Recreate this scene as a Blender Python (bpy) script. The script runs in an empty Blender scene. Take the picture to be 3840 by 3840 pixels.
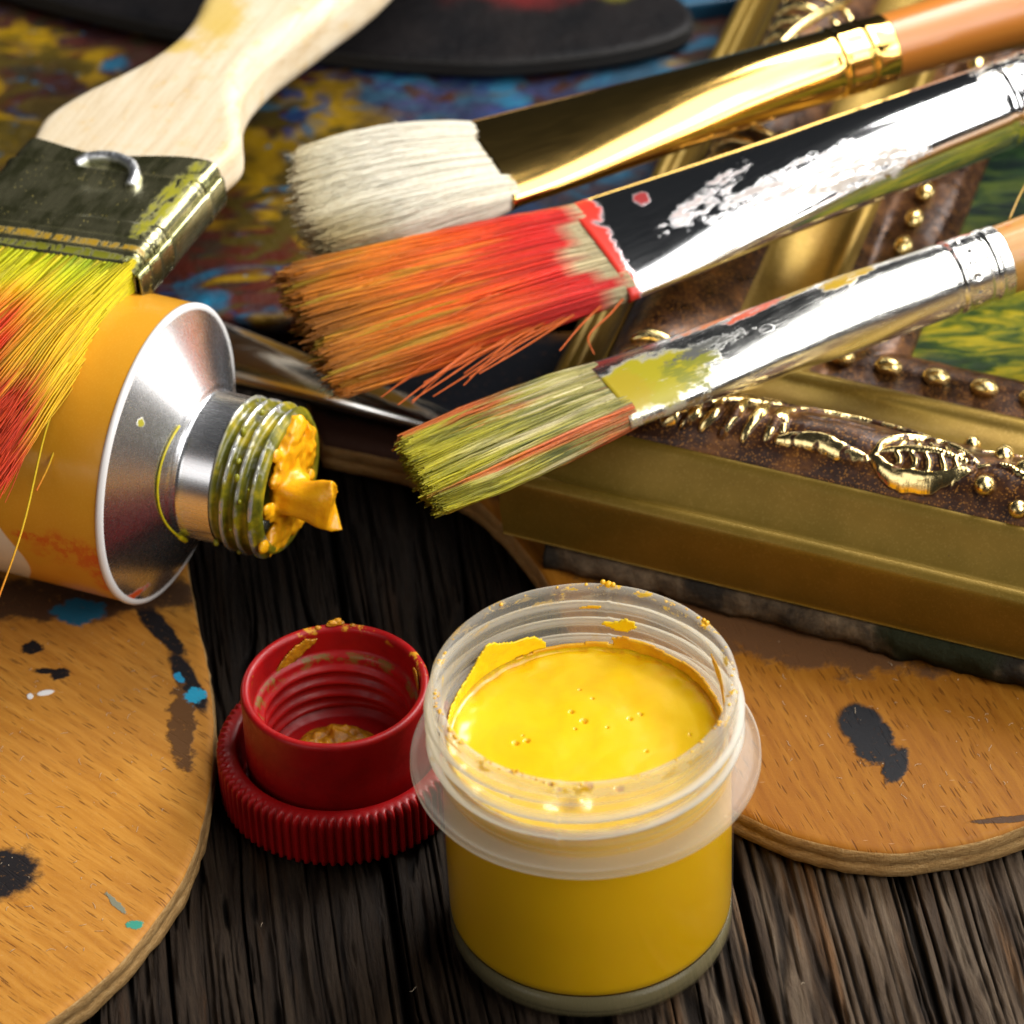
import bpy, bmesh, math, random
import numpy as np
from mathutils import Vector, Matrix

# ---------------------------------------------------------------- scene, camera, light (1 unit = 1 cm)
S = bpy.context.scene
S.unit_settings.system = 'METRIC'
S.unit_settings.scale_length = 0.01
rad = math.radians

cam_d = bpy.data.cameras.new('camera')
cam = bpy.data.objects.new('camera', cam_d)
S.collection.objects.link(cam)
S.camera = cam
cam_d.lens = 150
cam_d.sensor_width = 36
cam_d.clip_start = 1
cam_d.clip_end = 500
right = Vector((0.998997, -0.028275, -0.034730))
up = Vector((0.044785, 0.630722, 0.774715))
back = right.cross(up)
M = Matrix((right, up, back)).transposed().to_4x4()
M.translation = Vector((-0.683, -34.179, 33.783))
cam.matrix_world = M
cam_d.dof.use_dof = True
cam_d.dof.focus_distance = 48.0
cam_d.dof.aperture_fstop = 0.34

W = bpy.data.worlds.new('World')
S.world = W
W.use_nodes = True
W.node_tree.nodes['Background'].inputs['Color'].default_value = (0.85, 0.92, 1.0, 1)
W.node_tree.nodes['Background'].inputs['Strength'].default_value = 0.022


def area(name, loc, target, sx, sy, power, col):
    d = bpy.data.lights.new(name, 'AREA')
    d.shape = 'RECTANGLE'
    d.size = sx
    d.size_y = sy
    d.energy = power
    d.color = col
    o = bpy.data.objects.new(name, d)
    S.collection.objects.link(o)
    o.location = loc
    o.rotation_euler = (Vector(target) - Vector(loc)).to_track_quat('-Z', 'Y').to_euler()
    return o


area('softbox_key', (20, 25, 29), (0, 5, 1), 20, 20, 23000, (1.0, 0.98, 0.95))
area('softbox_overhead', (17, 4, 37), (0, 5, 1), 26, 28, 9000, (1.0, 0.99, 0.97))
area('softbox_front', (26, -18, 28), (-1, 2, 1), 25, 24, 14500, (1.0, 0.98, 0.95))
area('fill_left', (-24, -22, 20), (0, 1, 1), 18, 18, 2000, (1.0, 0.98, 0.95))  # weak fill light, added to brighten the jar's left side
area('softbox_side', (34, 15, 9), (-4, 5, 2), 14, 12, 2500, (1.0, 0.97, 0.93))

S.view_settings.view_transform = 'Standard'
S.view_settings.look = 'None'
S.view_settings.exposure = -0.08
S.view_settings.gamma = 1
S.view_settings.use_curve_mapping = False
S.cycles.use_denoising = True
S.cycles.max_bounces = 12
S.cycles.transparent_max_bounces = 24
S.cycles.transmission_bounces = 10
S.cycles.caustics_reflective = False
S.cycles.caustics_refractive = False
S.cycles.sample_clamp_indirect = 6

rng = np.random.default_rng(7)
random.seed(7)

# ---------------------------------------------------------------- numpy noise
def _h(ix, iy, iz):
    n = (ix * 374761393 + iy * 668265263 + iz * 2147483647 * 3 + 1013904223) & 0xffffffff
    n = ((n ^ (n >> 13)) * 1274126177) & 0xffffffff
    n = (n ^ (n >> 16)) & 0xffffffff
    return n / 4294967295.0


def vn(x, y, z=0.0):
    x, y, z = np.broadcast_arrays(np.asarray(x, float), np.asarray(y, float), np.asarray(z, float))
    fx, fy, fz = np.floor(x), np.floor(y), np.floor(z)
    ix, iy, iz = fx.astype(np.int64), fy.astype(np.int64), fz.astype(np.int64)
    u, v, w = x - fx, y - fy, z - fz
    u, v, w = u * u * (3 - 2 * u), v * v * (3 - 2 * v), w * w * (3 - 2 * w)
    r = 0
    for a in (0, 1):
        for b in (0, 1):
            for c in (0, 1):
                r = r + _h(ix + a, iy + b, iz + c) * (u if a else 1 - u) * (v if b else 1 - v) * (w if c else 1 - w)
    return r * 2 - 1


def fbm(x, y, z=0.0, o=3):
    r, a, t = 0, 1.0, 0
    for i in range(o):
        k = 2.0 ** i
        r = r + a * vn(np.asarray(x) * k + 17 * i, np.asarray(y) * k + 5 * i, np.asarray(z) * k)
        t += a
        a *= 0.5
    return r / t


def sstep(a, b, x):
    t = np.clip((np.asarray(x, float) - a) / (b - a), 0, 1)
    return t * t * (3 - 2 * t)


# ---------------------------------------------------------------- mesh helpers
def mesh_obj(name, V, F, mats=None, parent=None, smooth=True, fm=None, col=None, cname='paint', rec=True):
    me = bpy.data.meshes.new(name)
    V = np.asarray(V, float).reshape(-1, 3)
    if isinstance(F, np.ndarray) and F.ndim == 2:
        n, k = F.shape
        me.vertices.add(len(V))
        me.vertices.foreach_set('co', V.ravel())
        me.loops.add(n * k)
        me.loops.foreach_set('vertex_index', F.astype(np.int32).ravel())
        me.polygons.add(n)
        me.polygons.foreach_set('loop_start', np.arange(0, n * k, k, dtype=np.int32))
        me.update(calc_edges=True)
    else:
        me.from_pydata(V.tolist(), [], [list(map(int, f)) for f in F])
        me.update()
    me.validate()
    if mats is not None:
        for m in (mats if isinstance(mats, (list, tuple)) else [mats]):
            me.materials.append(m)
    if fm is not None:
        me.polygons.foreach_set('material_index', np.asarray(fm, dtype=np.int32))
    if smooth:
        me.polygons.foreach_set('use_smooth', np.ones(len(me.polygons), dtype=bool))
    if col is not None:
        c = np.ones((len(V), 4))
        c[:, :3] = np.asarray(col).reshape(-1, 3)
        at = me.color_attributes.new(cname, 'FLOAT_COLOR', 'POINT')
        at.data.foreach_set('color', c.ravel())
    if rec and col is None and len(me.polygons) < 120000:
        bm = bmesh.new()
        bm.from_mesh(me)
        bmesh.ops.recalc_face_normals(bm, faces=bm.faces)
        bm.to_mesh(me)
        bm.free()
    o = bpy.data.objects.new(name, me)
    S.collection.objects.link(o)
    if parent is not None:
        o.parent = parent
    return o


def thing(name, label, cat, loc=(0, 0, 0), mat=None, group=None):
    o = bpy.data.objects.new(name, None)
    o.empty_display_size = 0.5
    S.collection.objects.link(o)
    if mat is not None:
        o.matrix_world = mat
    else:
        o.location = loc
    o['label'] = label
    o['category'] = cat
    if group:
        o['group'] = group
    return o


def tag(o, label, cat, group=None):
    o['label'] = label
    o['category'] = cat
    if group:
        o['group'] = group
    return o


def gridf(nu, nv, cu=False, cv=False):
    """quads of a nu x nv grid of vertices (index i*nv+j)"""
    i = np.arange(nu if cu else nu - 1)
    j = np.arange(nv if cv else nv - 1)
    I, J = np.meshgrid(i, j, indexing='ij')
    I, J = I.ravel(), J.ravel()
    I2, J2 = (I + 1) % nu, (J + 1) % nv
    return np.stack([I * nv + J, I2 * nv + J, I2 * nv + J2, I * nv + J2], 1)


def lathe(prof, n=96, rfun=None):
    """prof: list of (r,z). closed round z. rfun(theta,z,r)->r"""
    p = np.array(prof, float)
    t = np.linspace(0, 2 * np.pi, n, endpoint=False)
    T, Rr = np.meshgrid(t, p[:, 0], indexing='ij')
    _, Z = np.meshgrid(t, p[:, 1], indexing='ij')
    if rfun is not None:
        Rr = rfun(T, Z, Rr)
    V = np.stack([Rr * np.cos(T), Rr * np.sin(T), Z], -1).reshape(-1, 3)
    return V, gridf(n, len(p), cu=True)


def dens(prof, step=0.03):
    out = []
    for (a, b), (c, d) in zip(prof[:-1], prof[1:]):
        k = max(1, int(math.hypot(c - a, d - b) / step))
        for i in range(k):
            out.append((a + (c - a) * i / k, b + (d - b) * i / k))
    out.append(prof[-1])
    return out


def catmull(P, k=6):
    P = np.array(P, float)
    Q = np.vstack([2 * P[0] - P[1], P, 2 * P[-1] - P[-2]])
    out = []
    for i in range(1, len(Q) - 2):
        for j in range(k):
            t = j / k
            p0, p1, p2, p3 = Q[i - 1], Q[i], Q[i + 1], Q[i + 2]
            out.append(0.5 * ((2 * p1) + (-p0 + p2) * t + (2 * p0 - 5 * p1 + 4 * p2 - p3) * t ** 2 + (-p0 + 3 * p1 - 3 * p2 + p3) * t ** 3))
    out.append(P[-1])
    return np.array(out)


def tube(P, r, k=8):
    """closed-ended tube along P (n,3) with radii r (n)"""
    P = np.asarray(P, float)
    r = np.broadcast_to(np.asarray(r, float), (len(P),))
    T = np.gradient(P, axis=0)
    T /= np.linalg.norm(T, axis=1)[:, None] + 1e-9
    ref = np.array([0, 0, 1.0]) if abs(T[:, 2]).max() < 0.9 else np.array([0.3, 1, 0.1])
    A = np.cross(T, ref)
    A /= np.linalg.norm(A, axis=1)[:, None] + 1e-9
    B = np.cross(A, T)
    t = np.linspace(0, 2 * np.pi, k, endpoint=False)
    V = P[:, None] + r[:, None, None] * (np.cos(t)[None, :, None] * A[:, None] + np.sin(t)[None, :, None] * B[:, None])
    V = V.reshape(-1, 3)
    F = [list(f) for f in gridf(len(P), k, cv=True)]
    F.append(list(range(k))[::-1])
    F.append([(len(P) - 1) * k + i for i in range(k)])
    return V, F


class MB:
    def __init__(s):
        s.V = []
        s.F = []
        s.n = 0

    def add(s, V, F):
        V = np.asarray(V, float)
        s.V.append(V)
        s.F += [[int(a) + s.n for a in f] for f in F]
        s.n += len(V)
        return s

    def build(s, name, mat, parent=None, smooth=True):
        return mesh_obj(name, np.vstack(s.V), s.F, mat, parent, smooth)


def ico(sub=3, r=1.0):
    bm = bmesh.new()
    bmesh.ops.create_icosphere(bm, subdivisions=sub, radius=r)
    V = np.array([v.co[:] for v in bm.verts])
    F = [[v.index for v in f.verts] for f in bm.faces]
    bm.free()
    return V, F


def bevel(o, w, seg=2, ang=30):
    m = o.modifiers.new('bevel', 'BEVEL')
    m.width = w
    m.segments = seg
    m.limit_method = 'ANGLE'
    m.angle_limit = rad(ang)
    return m


# ---------------------------------------------------------------- material helpers
class NT:
    def __init__(s, name):
        s.m = bpy.data.materials.new(name)
        s.m.use_nodes = True
        s.t = s.m.node_tree
        s.p = s.t.nodes['Principled BSDF']
        s.out = s.t.nodes['Material Output']

    def n(s, typ, **kw):
        nd = s.t.nodes.new(typ)
        for k, v in kw.items():
            setattr(nd, k, v)
        return nd

    def put(s, sock, v):
        if isinstance(v, bpy.types.NodeSocket):
            s.t.links.new(v, sock)
        elif v is not None:
            if sock.type == 'RGBA' and len(v) == 3:
                v = (*v, 1)
            sock.default_value = v

    def co(s, kind='Object'):
        return s.n('ShaderNodeTexCoord').outputs[kind]

    def map(s, v, scale=(1, 1, 1), rot=(0, 0, 0), loc=(0, 0, 0), typ='POINT'):
        nd = s.n('ShaderNodeMapping', vector_type=typ)
        s.put(nd.inputs['Vector'], v)
        nd.inputs['Scale'].default_value = scale
        nd.inputs['Rotation'].default_value = rot
        nd.inputs['Location'].default_value = loc
        return nd.outputs[0]

    def noise(s, v, scale=5, det=3, rough=0.5, dist=0.0, col=False):
        nd = s.n('ShaderNodeTexNoise')
        s.put(nd.inputs['Vector'], v)
        nd.inputs['Scale'].default_value = scale
        nd.inputs['Detail'].default_value = det
        nd.inputs['Roughness'].default_value = rough
        nd.inputs['Distortion'].default_value = dist
        return nd.outputs['Color' if col else 'Fac']

    def vor(s, v, scale=5, feature='F1', out='Distance', rnd=1.0):
        nd = s.n('ShaderNodeTexVoronoi', feature=feature)
        s.put(nd.inputs['Vector'], v)
        nd.inputs['Scale'].default_value = scale
        nd.inputs['Randomness'].default_value = rnd
        return nd.outputs[out]

    def mr(s, v, a, b, c=0.0, d=1.0, smooth=True):
        nd = s.n('ShaderNodeMapRange')
        nd.interpolation_type = 'SMOOTHSTEP' if smooth else 'LINEAR'
        s.put(nd.inputs['Value'], v)
        for i, q in zip((1, 2, 3, 4), (a, b, c, d)):
            nd.inputs[i].default_value = q
        return nd.outputs[0]

    def math(s, op, a, b=None):
        nd = s.n('ShaderNodeMath', operation=op)
        s.put(nd.inputs[0], a)
        if b is not None:
            s.put(nd.inputs[1], b)
        return nd.outputs[0]

    def vmath(s, op, a, b=None, out=0):
        nd = s.n('ShaderNodeVectorMath', operation=op)
        s.put(nd.inputs[0], a)
        if b is not None:
            s.put(nd.inputs[1], b)
        return nd.outputs[out]

    def mix(s, f, a, b, bt='MIX'):
        nd = s.n('ShaderNodeMix', data_type='RGBA', blend_type=bt)
        s.put(nd.inputs[0], f)
        s.put(nd.inputs[6], a)
        s.put(nd.inputs[7], b)
        return nd.outputs[2]

    def fmix(s, f, a, b):
        nd = s.n('ShaderNodeMix', data_type='FLOAT')
        s.put(nd.inputs[0], f)
        s.put(nd.inputs[2], a)
        s.put(nd.inputs[3], b)
        return nd.outputs[0]

    def sep(s, v):
        nd = s.n('ShaderNodeSeparateXYZ')
        s.put(nd.inputs[0], v)
        return nd.outputs

    def ramp(s, v, stops):
        nd = s.n('ShaderNodeValToRGB')
        s.put(nd.inputs[0], v)
        e = nd.color_ramp.elements
        while len(e) < len(stops):
            e.new(0.5)
        for k, (p, c) in enumerate(stops):
            e[k].position = p
            e[k].color = (*c, 1)
        return nd.outputs[0]

    def bump(s, h, strength=0.3, dist=0.05, prev=None):
        nd = s.n('ShaderNodeBump')
        s.put(nd.inputs['Height'], h)
        nd.inputs['Strength'].default_value = strength
        nd.inputs['Distance'].default_value = dist
        if prev is not None:
            s.put(nd.inputs['Normal'], prev)
        s.t.links.new(nd.outputs[0], s.p.inputs['Normal'])
        return nd.outputs[0]

    def set(s, **kw):
        al = dict(base='Base Color', rough='Roughness', metal='Metallic', coat='Coat Weight', croug='Coat Roughness',
                  spec='Specular IOR Level', sss='Subsurface Weight', sssr='Subsurface Radius', ssss='Subsurface Scale',
                  trans='Transmission Weight', ior='IOR', alpha='Alpha', aniso='Anisotropic', sheen='Sheen Weight')
        for k, v in kw.items():
            s.put(s.p.inputs[al[k]], v)
        return s

    def blot(s, v, c, r, rot=0.0, amt=0.6, ns=4.0, edge=0.15, axis3=False):
        """soft-edged irregular spot: 1 inside, 0 outside"""
        q = s.vmath('SUBTRACT', v, (c[0], c[1], c[2] if len(c) > 2 else 0))
        q = s.map(q, rot=(0, 0, -rot))
        q = s.vmath('MULTIPLY', q, (1 / r[0], 1 / r[1], (1 / r[2]) if axis3 else 0))
        ln = s.vmath('LENGTH', q, out=1)
        nz = s.noise(v, ns, 5, 0.65)
        ln = s.math('ADD', ln, s.math('MULTIPLY', s.math('SUBTRACT', nz, 0.5), amt * 2))
        return s.mr(ln, 1 - edge, 1 + edge, 1, 0)


def simple(name, base, rough=0.5, **kw):
    t = NT(name)
    t.set(base=base, rough=rough, **kw)
    return t.m


# ---------------------------------------------------------------- materials
def m_table():
    t = NT('weathered_dark_wood')
    c = t.co()
    g = t.map(c, scale=(1, 0.07, 1))
    n1 = t.noise(g, 5, 8, 0.62, 0.3)
    n2 = t.noise(t.map(c, scale=(1, 0.12, 1)), 30, 8, 0.75)
    n3 = t.noise(c, 0.35, 3)
    fine = t.noise(t.map(c, scale=(1, 0.25, 1)), 45, 4, 0.7)
    b = t.ramp(n1, [(0.2, (0.007, 0.004, 0.002)), (0.40, (0.030, 0.018, 0.010)), (0.56, (0.070, 0.047, 0.029)), (0.8, (0.16, 0.12, 0.08))])
    b = t.mix(t.mr(n2, 0.35, 0.75, 0.0, 0.6), b, (0.035, 0.026, 0.02))
    b = t.mix(t.mr(t.noise(g, 2.2, 4, 0.6), 0.54, 0.70, 0, 0.6), b, (0.12, 0.055, 0.018))
    b = t.mix(t.mr(n3, 0.4, 0.7, 0, 0.35), b, (0.02, 0.015, 0.012))
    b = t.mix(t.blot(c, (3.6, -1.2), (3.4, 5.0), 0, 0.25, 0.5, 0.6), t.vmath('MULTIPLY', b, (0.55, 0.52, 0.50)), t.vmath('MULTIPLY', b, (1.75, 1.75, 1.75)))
    b = t.mix(t.blot(c, (-1.6, 6.6), (3.4, 3.6), 0, 0.25, 0.5, 0.6), b, t.vmath('MULTIPLY', b, (0.28, 0.26, 0.24)))  # shade among tube, brushes and frame, painted into the wood colour
    h = t.sep(c)[2]
    b = t.mix(t.mr(h, -0.15, -0.06, 0.9, 0.0), b, (0.006, 0.004, 0.003))
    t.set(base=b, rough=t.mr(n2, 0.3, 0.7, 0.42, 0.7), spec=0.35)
    nb = t.bump(fine, 0.7, 0.03)
    t.bump(n2, 0.9, 0.05, nb)
    t.set(spec=0.12)
    return t.m


def beech(name, ang, marks, warm=1.0, dens_=1.0, dark=1.0):
    """warm beech with short dark ray flecks lying along angle ang; marks: list of (centre, radii, rot, colour, amount, noise scale)"""
    t = NT(name)
    c = t.co()
    q = t.map(c, rot=(0, 0, -ang))
    warp = t.vmath('ADD', q, t.vmath('SCALE', t.noise(q, 1.5, 2, col=True), None))
    warp = t.vmath('ADD', q, t.vmath('MULTIPLY', t.vmath('SUBTRACT', t.noise(q, 1.2, 2, col=True), (0.5, 0.5, 0.5)), (0.25, 0.1, 0)))
    fl = t.map(warp, scale=(2.6, 24, 0))
    d = t.vor(fl, 1.0)
    rnd = t.sep(t.vor(fl, 1.0, out='Color'))[0]
    dash = t.math('MULTIPLY', t.mr(d, 0.16, 0.30, 1, 0), t.mr(rnd, 0.1, 0.6, 0.3, 1.0))
    fl2 = t.map(warp, scale=(2.6, 24, 0), loc=(3.3, 1.7, 0))
    d2 = t.vor(fl2, 1.0)
    dash2 = t.mr(d2, 0.12, 0.3, 0.4, 0)
    gr = t.noise(t.map(warp, scale=(0.25, 3.5, 1)), 3.0, 5, 0.6)
    big = t.noise(c, 0.5, 3)
    b = t.ramp(gr, [(0.25, (0.36 * warm, 0.135, 0.018)), (0.5, (0.48 * warm, 0.205, 0.030)), (0.75, (0.60 * warm, 0.285, 0.052))])
    b = t.mix(t.mr(big, 0.35, 0.7, 0, 0.35), b, (0.4, 0.17, 0.035))
    b = t.mix(t.math('MULTIPLY', dash, 0.62 * dens_), b, (0.10, 0.034, 0.010))
    b = t.mix(t.math('MULTIPLY', dash2, 0.7), b, (0.16, 0.06, 0.016))
    fib = t.noise(c, 22, 6, 0.75)
    b = t.mix(t.mr(fib, 0.5, 0.8, 0.0, 0.25), b, (0.62, 0.36, 0.13))
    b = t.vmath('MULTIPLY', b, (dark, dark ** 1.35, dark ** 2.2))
    # hairline scratches and lint
    scr = t.vor(t.map(c, rot=(0, 0, 0.9), scale=(1.1, 12, 0)), 1.0)
    b = t.mix(t.mr(scr, 0.02, 0.05, 0.35, 0), b, (0.75, 0.6, 0.42))
    mh_ = None
    for (ce, ra, ro, co_, am, ns) in marks:
        mk = t.blot(c, ce, ra, ro, am, ns, 0.16)
        brk = t.mr(t.noise(q, 14, 5, 0.75), 0.26, 0.42, 0.35, 1.0)
        mk = t.math('MULTIPLY', mk, brk)
        b = t.mix(mk, b, co_)
        mh_ = mk if mh_ is None else t.math('MAXIMUM', mh_, mk)
    t.set(base=b, rough=t.mr(fib, 0.3, 0.7, 0.42, 0.6), spec=0.10)
    nb = t.bump(t.math('MULTIPLY', dash, -1.0), 0.35, 0.02)
    nb = t.bump(fib, 0.22, 0.015, nb)
    t.bump(mh_, 0.5, 0.02, nb)
    return t.m


def m_edge():
    t = NT('sawn_plywood_edge')
    c = t.co()
    n = t.noise(t.map(c, scale=(6, 6, 40)), 1.0, 5, 0.7)
    f = t.noise(c, 30, 5, 0.75)
    b = t.ramp(n, [(0.25, (0.22, 0.105, 0.03)), (0.5, (0.45, 0.26, 0.09)), (0.78, (0.62, 0.42, 0.19))])
    b = t.mix(t.mr(f, 0.5, 0.75, 0, 0.6), b, (0.2, 0.1, 0.035))
    t.set(base=b, rough=0.75, spec=0.25)
    t.bump(f, 0.9, 0.04)
    return t.m


def m_painted_board():
    t = NT('paint_smeared_board')
    c = t.co()
    base = t.ramp(t.noise(c, 1.6, 5, 0.6, 0.5), [(0.3, (0.025, 0.018, 0.03)), (0.45, (0.09, 0.02, 0.015)), (0.6, (0.06, 0.045, 0.02)), (0.75, (0.02, 0.035, 0.04))])
    b = base

    def lay(b, col, sc, th, seed, bias=None, st=1.0):
        nz = t.noise(t.map(c, loc=(seed, seed * 1.7, 0), scale=(1, 1.5, 1)), sc, 2.5, 0.5, 0.9)
        if bias is not None:
            nz = t.math('ADD', nz, t.math('MULTIPLY', bias, 0.17))
        return t.mix(t.mr(nz, th, th + 0.13, 0, st), b, col)
    bl = t.blot(c, (-1.0, 15.5), (3.2, 2.4), 0, 0.3, 0.6, 0.5)
    ye = t.math('MAXIMUM', t.blot(c, (-3.5, 14.2), (1.5, 2.4), 0, 0.3, 0.6, 0.5), t.blot(c, (-7.4, 15.8), (1.9, 2.4), 0, 0.3, 0.6, 0.5))
    re = t.blot(c, (-4.2, 11.6), (2.0, 2.2), 0, 0.3, 0.6, 0.5)
    b = lay(b, (0.14, 0.025, 0.012), 1.3, 0.55, 3.1, re)
    b = lay(b, (0.03, 0.20, 0.36), 0.9, 0.55, 7.7, bl)
    b = lay(b, (0.03, 0.07, 0.22), 1.7, 0.63, 11.2, bl)
    b = lay(b, (0.06, 0.08, 0.30), 2.2, 0.72, 15.2, bl)
    b = lay(b, (0.52, 0.30, 0.006), 0.8, 0.60, 19.5, ye)
    b = lay(b, (0.12, 0.08, 0.008), 1.1, 0.62, 29.5, ye)
    b = lay(b, (0.02, 0.33, 0.60), 1.9, 0.66, 23.9)
    b = lay(b, (0.42, 0.03, 0.03), 3.6, 0.68, 31.9)
    b = lay(b, (0.7, 0.35, 0.02), 3.4, 0.70, 37.1)
    b = t.mix(t.blot(c, (0.9, 11.5), (2.6, 2.2), 0, 0.3, 0.8, 0.5), b, (0.015, 0.03, 0.05))
    b = t.mix(t.mr(t.noise(t.map(c, loc=(9, 4, 0)), 0.55, 3, 0.5), 0.46, 0.62, 0, 0.6), b, (0.035, 0.018, 0.012))
    t.set(base=t.vmath('MULTIPLY', b, (0.6, 0.6, 0.6)), rough=0.5, spec=0.15)
    t.bump(t.noise(c, 4, 6, 0.65), 0.6, 0.12)
    return t.m


def m_metal(name, base, rough, brushed=0.0, marks=(), tint=None, aniso=0.0, specks=0.0, scuff=0.0, scratch=0.3, full=1.0, rv=1.0):
    """marks: (centre3, radii3, rot, colour, noise amount, noise scale, breakup 0-1)"""
    t = NT(name)
    c = t.co()
    b = base
    metal = 1.0
    r = t.mr(t.noise(t.map(c, scale=(0.4, 3, 3)), 6, 5, 0.65), 0.3, 0.75, rough * (1 - 0.25 * rv), rough * (1 + 0.5 * rv))
    nb = None
    if tint is not None:
        b = t.mix(t.mr(t.noise(t.map(c, scale=(0.5, 1.2, 1.2)), 2.2, 5, 0.65), 0.42, 0.62, 0, 1), base, tint)
    sc = t.vor(t.map(c, rot=(0.3, 0.2, 0.25), scale=(0.8, 14, 14)), 1.0)
    r = t.math('ADD', r, t.mr(sc, 0.02, 0.06, scratch, 0))
    m = None
    for (ce, ra, ro, co_, am, ns, br) in marks:
        mk = t.blot(c, ce, ra, ro, am, ns, 0.18, True)
        if br > 0:
            mk = t.math('MULTIPLY', mk, t.mr(t.noise(t.map(c, scale=(0.35, 1.4, 1.4)), 9, 6, 0.7), 0.62 - 0.3 * (1 - br) - 0.12, 0.62 - 0.3 * (1 - br)))
        b = t.mix(mk, b, co_)
        m = mk if m is None else t.math('MAXIMUM', m, mk)
    if specks > 0:
        sp = t.math('MULTIPLY', t.mr(t.vor(c, 16), 0.1, 0.16, 1, 0), t.mr(t.noise(c, 3, 2), 0.5, 0.62))
        b = t.mix(t.math('MULTIPLY', sp, specks), b, (0.55, 0.42, 0.08))
        m = sp if m is None else t.math('MAXIMUM', m, t.math('MULTIPLY', sp, specks))
    if m is not None:
        metal = t.math('SUBTRACT', 1.0, m)
        r = t.fmix(m, r, 0.4)
        nb = t.bump(m, 0.35, 0.012)
    if scuff > 0:
        nb = t.bump(t.noise(t.map(c, scale=(1, 1, 1)), 9, 6, 0.7), scuff, 0.02, nb)
    if brushed > 0:
        t.bump(t.noise(t.map(c, scale=(0.5, 12, 12)), 5, 4, 0.6), brushed, 0.01, nb)
    metal = t.math('MULTIPLY', metal, full)
    t.set(base=b, rough=r, metal=metal, aniso=aniso)
    return t.m


def m_hair(name, rough=0.4, spec=0.3, bump=0.5):
    t = NT(name)
    a = t.n('ShaderNodeVertexColor', layer_name='paint')
    c = t.co()
    b = t.mix(t.mr(t.noise(c, 14, 4, 0.7), 0.35, 0.75, 0, 0.35), a.outputs[0], t.mix(1.0, a.outputs[0], (0.7, 0.55, 0.4), 'MULTIPLY'))
    t.set(base=b, rough=rough, spec=spec, sss=0.0)
    t.bump(t.noise(c, 26, 4, 0.65), bump, 0.02)
    return t.m


def m_paint(name, base, base2, rough=0.25, ns=3.0, bump=0.4, sss=0.15):
    t = NT(name)
    c = t.co()
    b = t.mix(t.mr(t.noise(c, ns, 5, 0.6, 0.4), 0.35, 0.7), base, base2)
    t.set(base=b, rough=rough, spec=0.5, sss=sss, sssr=(0.3, 0.15, 0.03), ssss=0.25)
    t.bump(t.noise(c, ns * 4, 5, 0.6), bump, 0.02)
    return t.m


# ================================================================ SETTING: table of weathered planks
GA = rad(-84.2)   # direction of the grain on the table


def build_table():
    xs = np.concatenate([np.linspace(-13, -8.02, 120), np.linspace(-8, 8, 1150), np.linspace(8.02, 13, 120)])
    ys = np.concatenate([np.linspace(-8, -2.6, 30), np.linspace(-2.5, 8, 190), np.linspace(8.3, 34, 50)])
    X, Y = np.meshgrid(xs, ys, indexing='ij')
    wx = X + 0.09 * vn(X * 0.7, Y * 0.22) + 0.016 * vn(X * 3, Y * 1.0)
    a = 1 - np.abs(vn(wx * 4.3, Y * 0.16, 2.1))
    b = 1 - np.abs(vn(wx * 9.5, Y * 0.33, 5.7))
    d = vn(wx * 22, Y * 0.9, 9.1)
    e = 1 - np.abs(vn(wx * 2.3, Y * 0.11, 14.2))
    dip = sstep(0.80, 0.99, a) * 0.07 + sstep(0.78, 1, b) * 0.06 + sstep(0.955, 0.995, e) * 0.16
    d2 = vn(wx * 46 + 3 * vn(X * 2, Y * 1.3), Y * 2.6, 19.1)
    Z = -dip + 0.026 * d + 0.014 * d2 + 0.03 * vn(wx * 1.3, Y * 0.1) - 0.05 * sstep(0.45, 0.8, vn(wx * 14, Y * 1.1, 31.0))
    for px in (-10.3, -6.1, -2.2, 1.75, 5.9, 10.1):
        gx = px + 0.03 * vn(Y * 0.8, px)
        Z = Z - 0.35 * np.exp(-((X - gx) / 0.045) ** 2)
    Z = Z - Z.max() * 0 - 0.045
    Z = np.minimum(Z, -0.002)
    V = np.stack([X, Y, Z], -1).reshape(-1, 3)
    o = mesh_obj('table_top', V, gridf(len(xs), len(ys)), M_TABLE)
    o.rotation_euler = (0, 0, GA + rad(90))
    o['kind'] = 'structure'
    # the same planks carry on beyond the close-up
    V = []
    F = []
    for k, (x0, x1, y0, y1) in enumerate([(-60, -12.9, -40, 70), (12.9, 60, -40, 70), (-12.9, 12.9, -40, -7.9), (-12.9, 12.9, 33.9, 70)]):
        V += [(x0, y0, -0.05), (x1, y0, -0.05), (x1, y1, -0.05), (x0, y1, -0.05)]
        F.append([4 * k, 4 * k + 1, 4 * k + 2, 4 * k + 3])
    o2 = mesh_obj('table_surround', V, F, M_TABLE, None, False)
    o2.rotation_euler = (0, 0, GA + rad(90))
    o2['kind'] = 'structure'


M_TABLE = m_table()
build_table()


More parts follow.
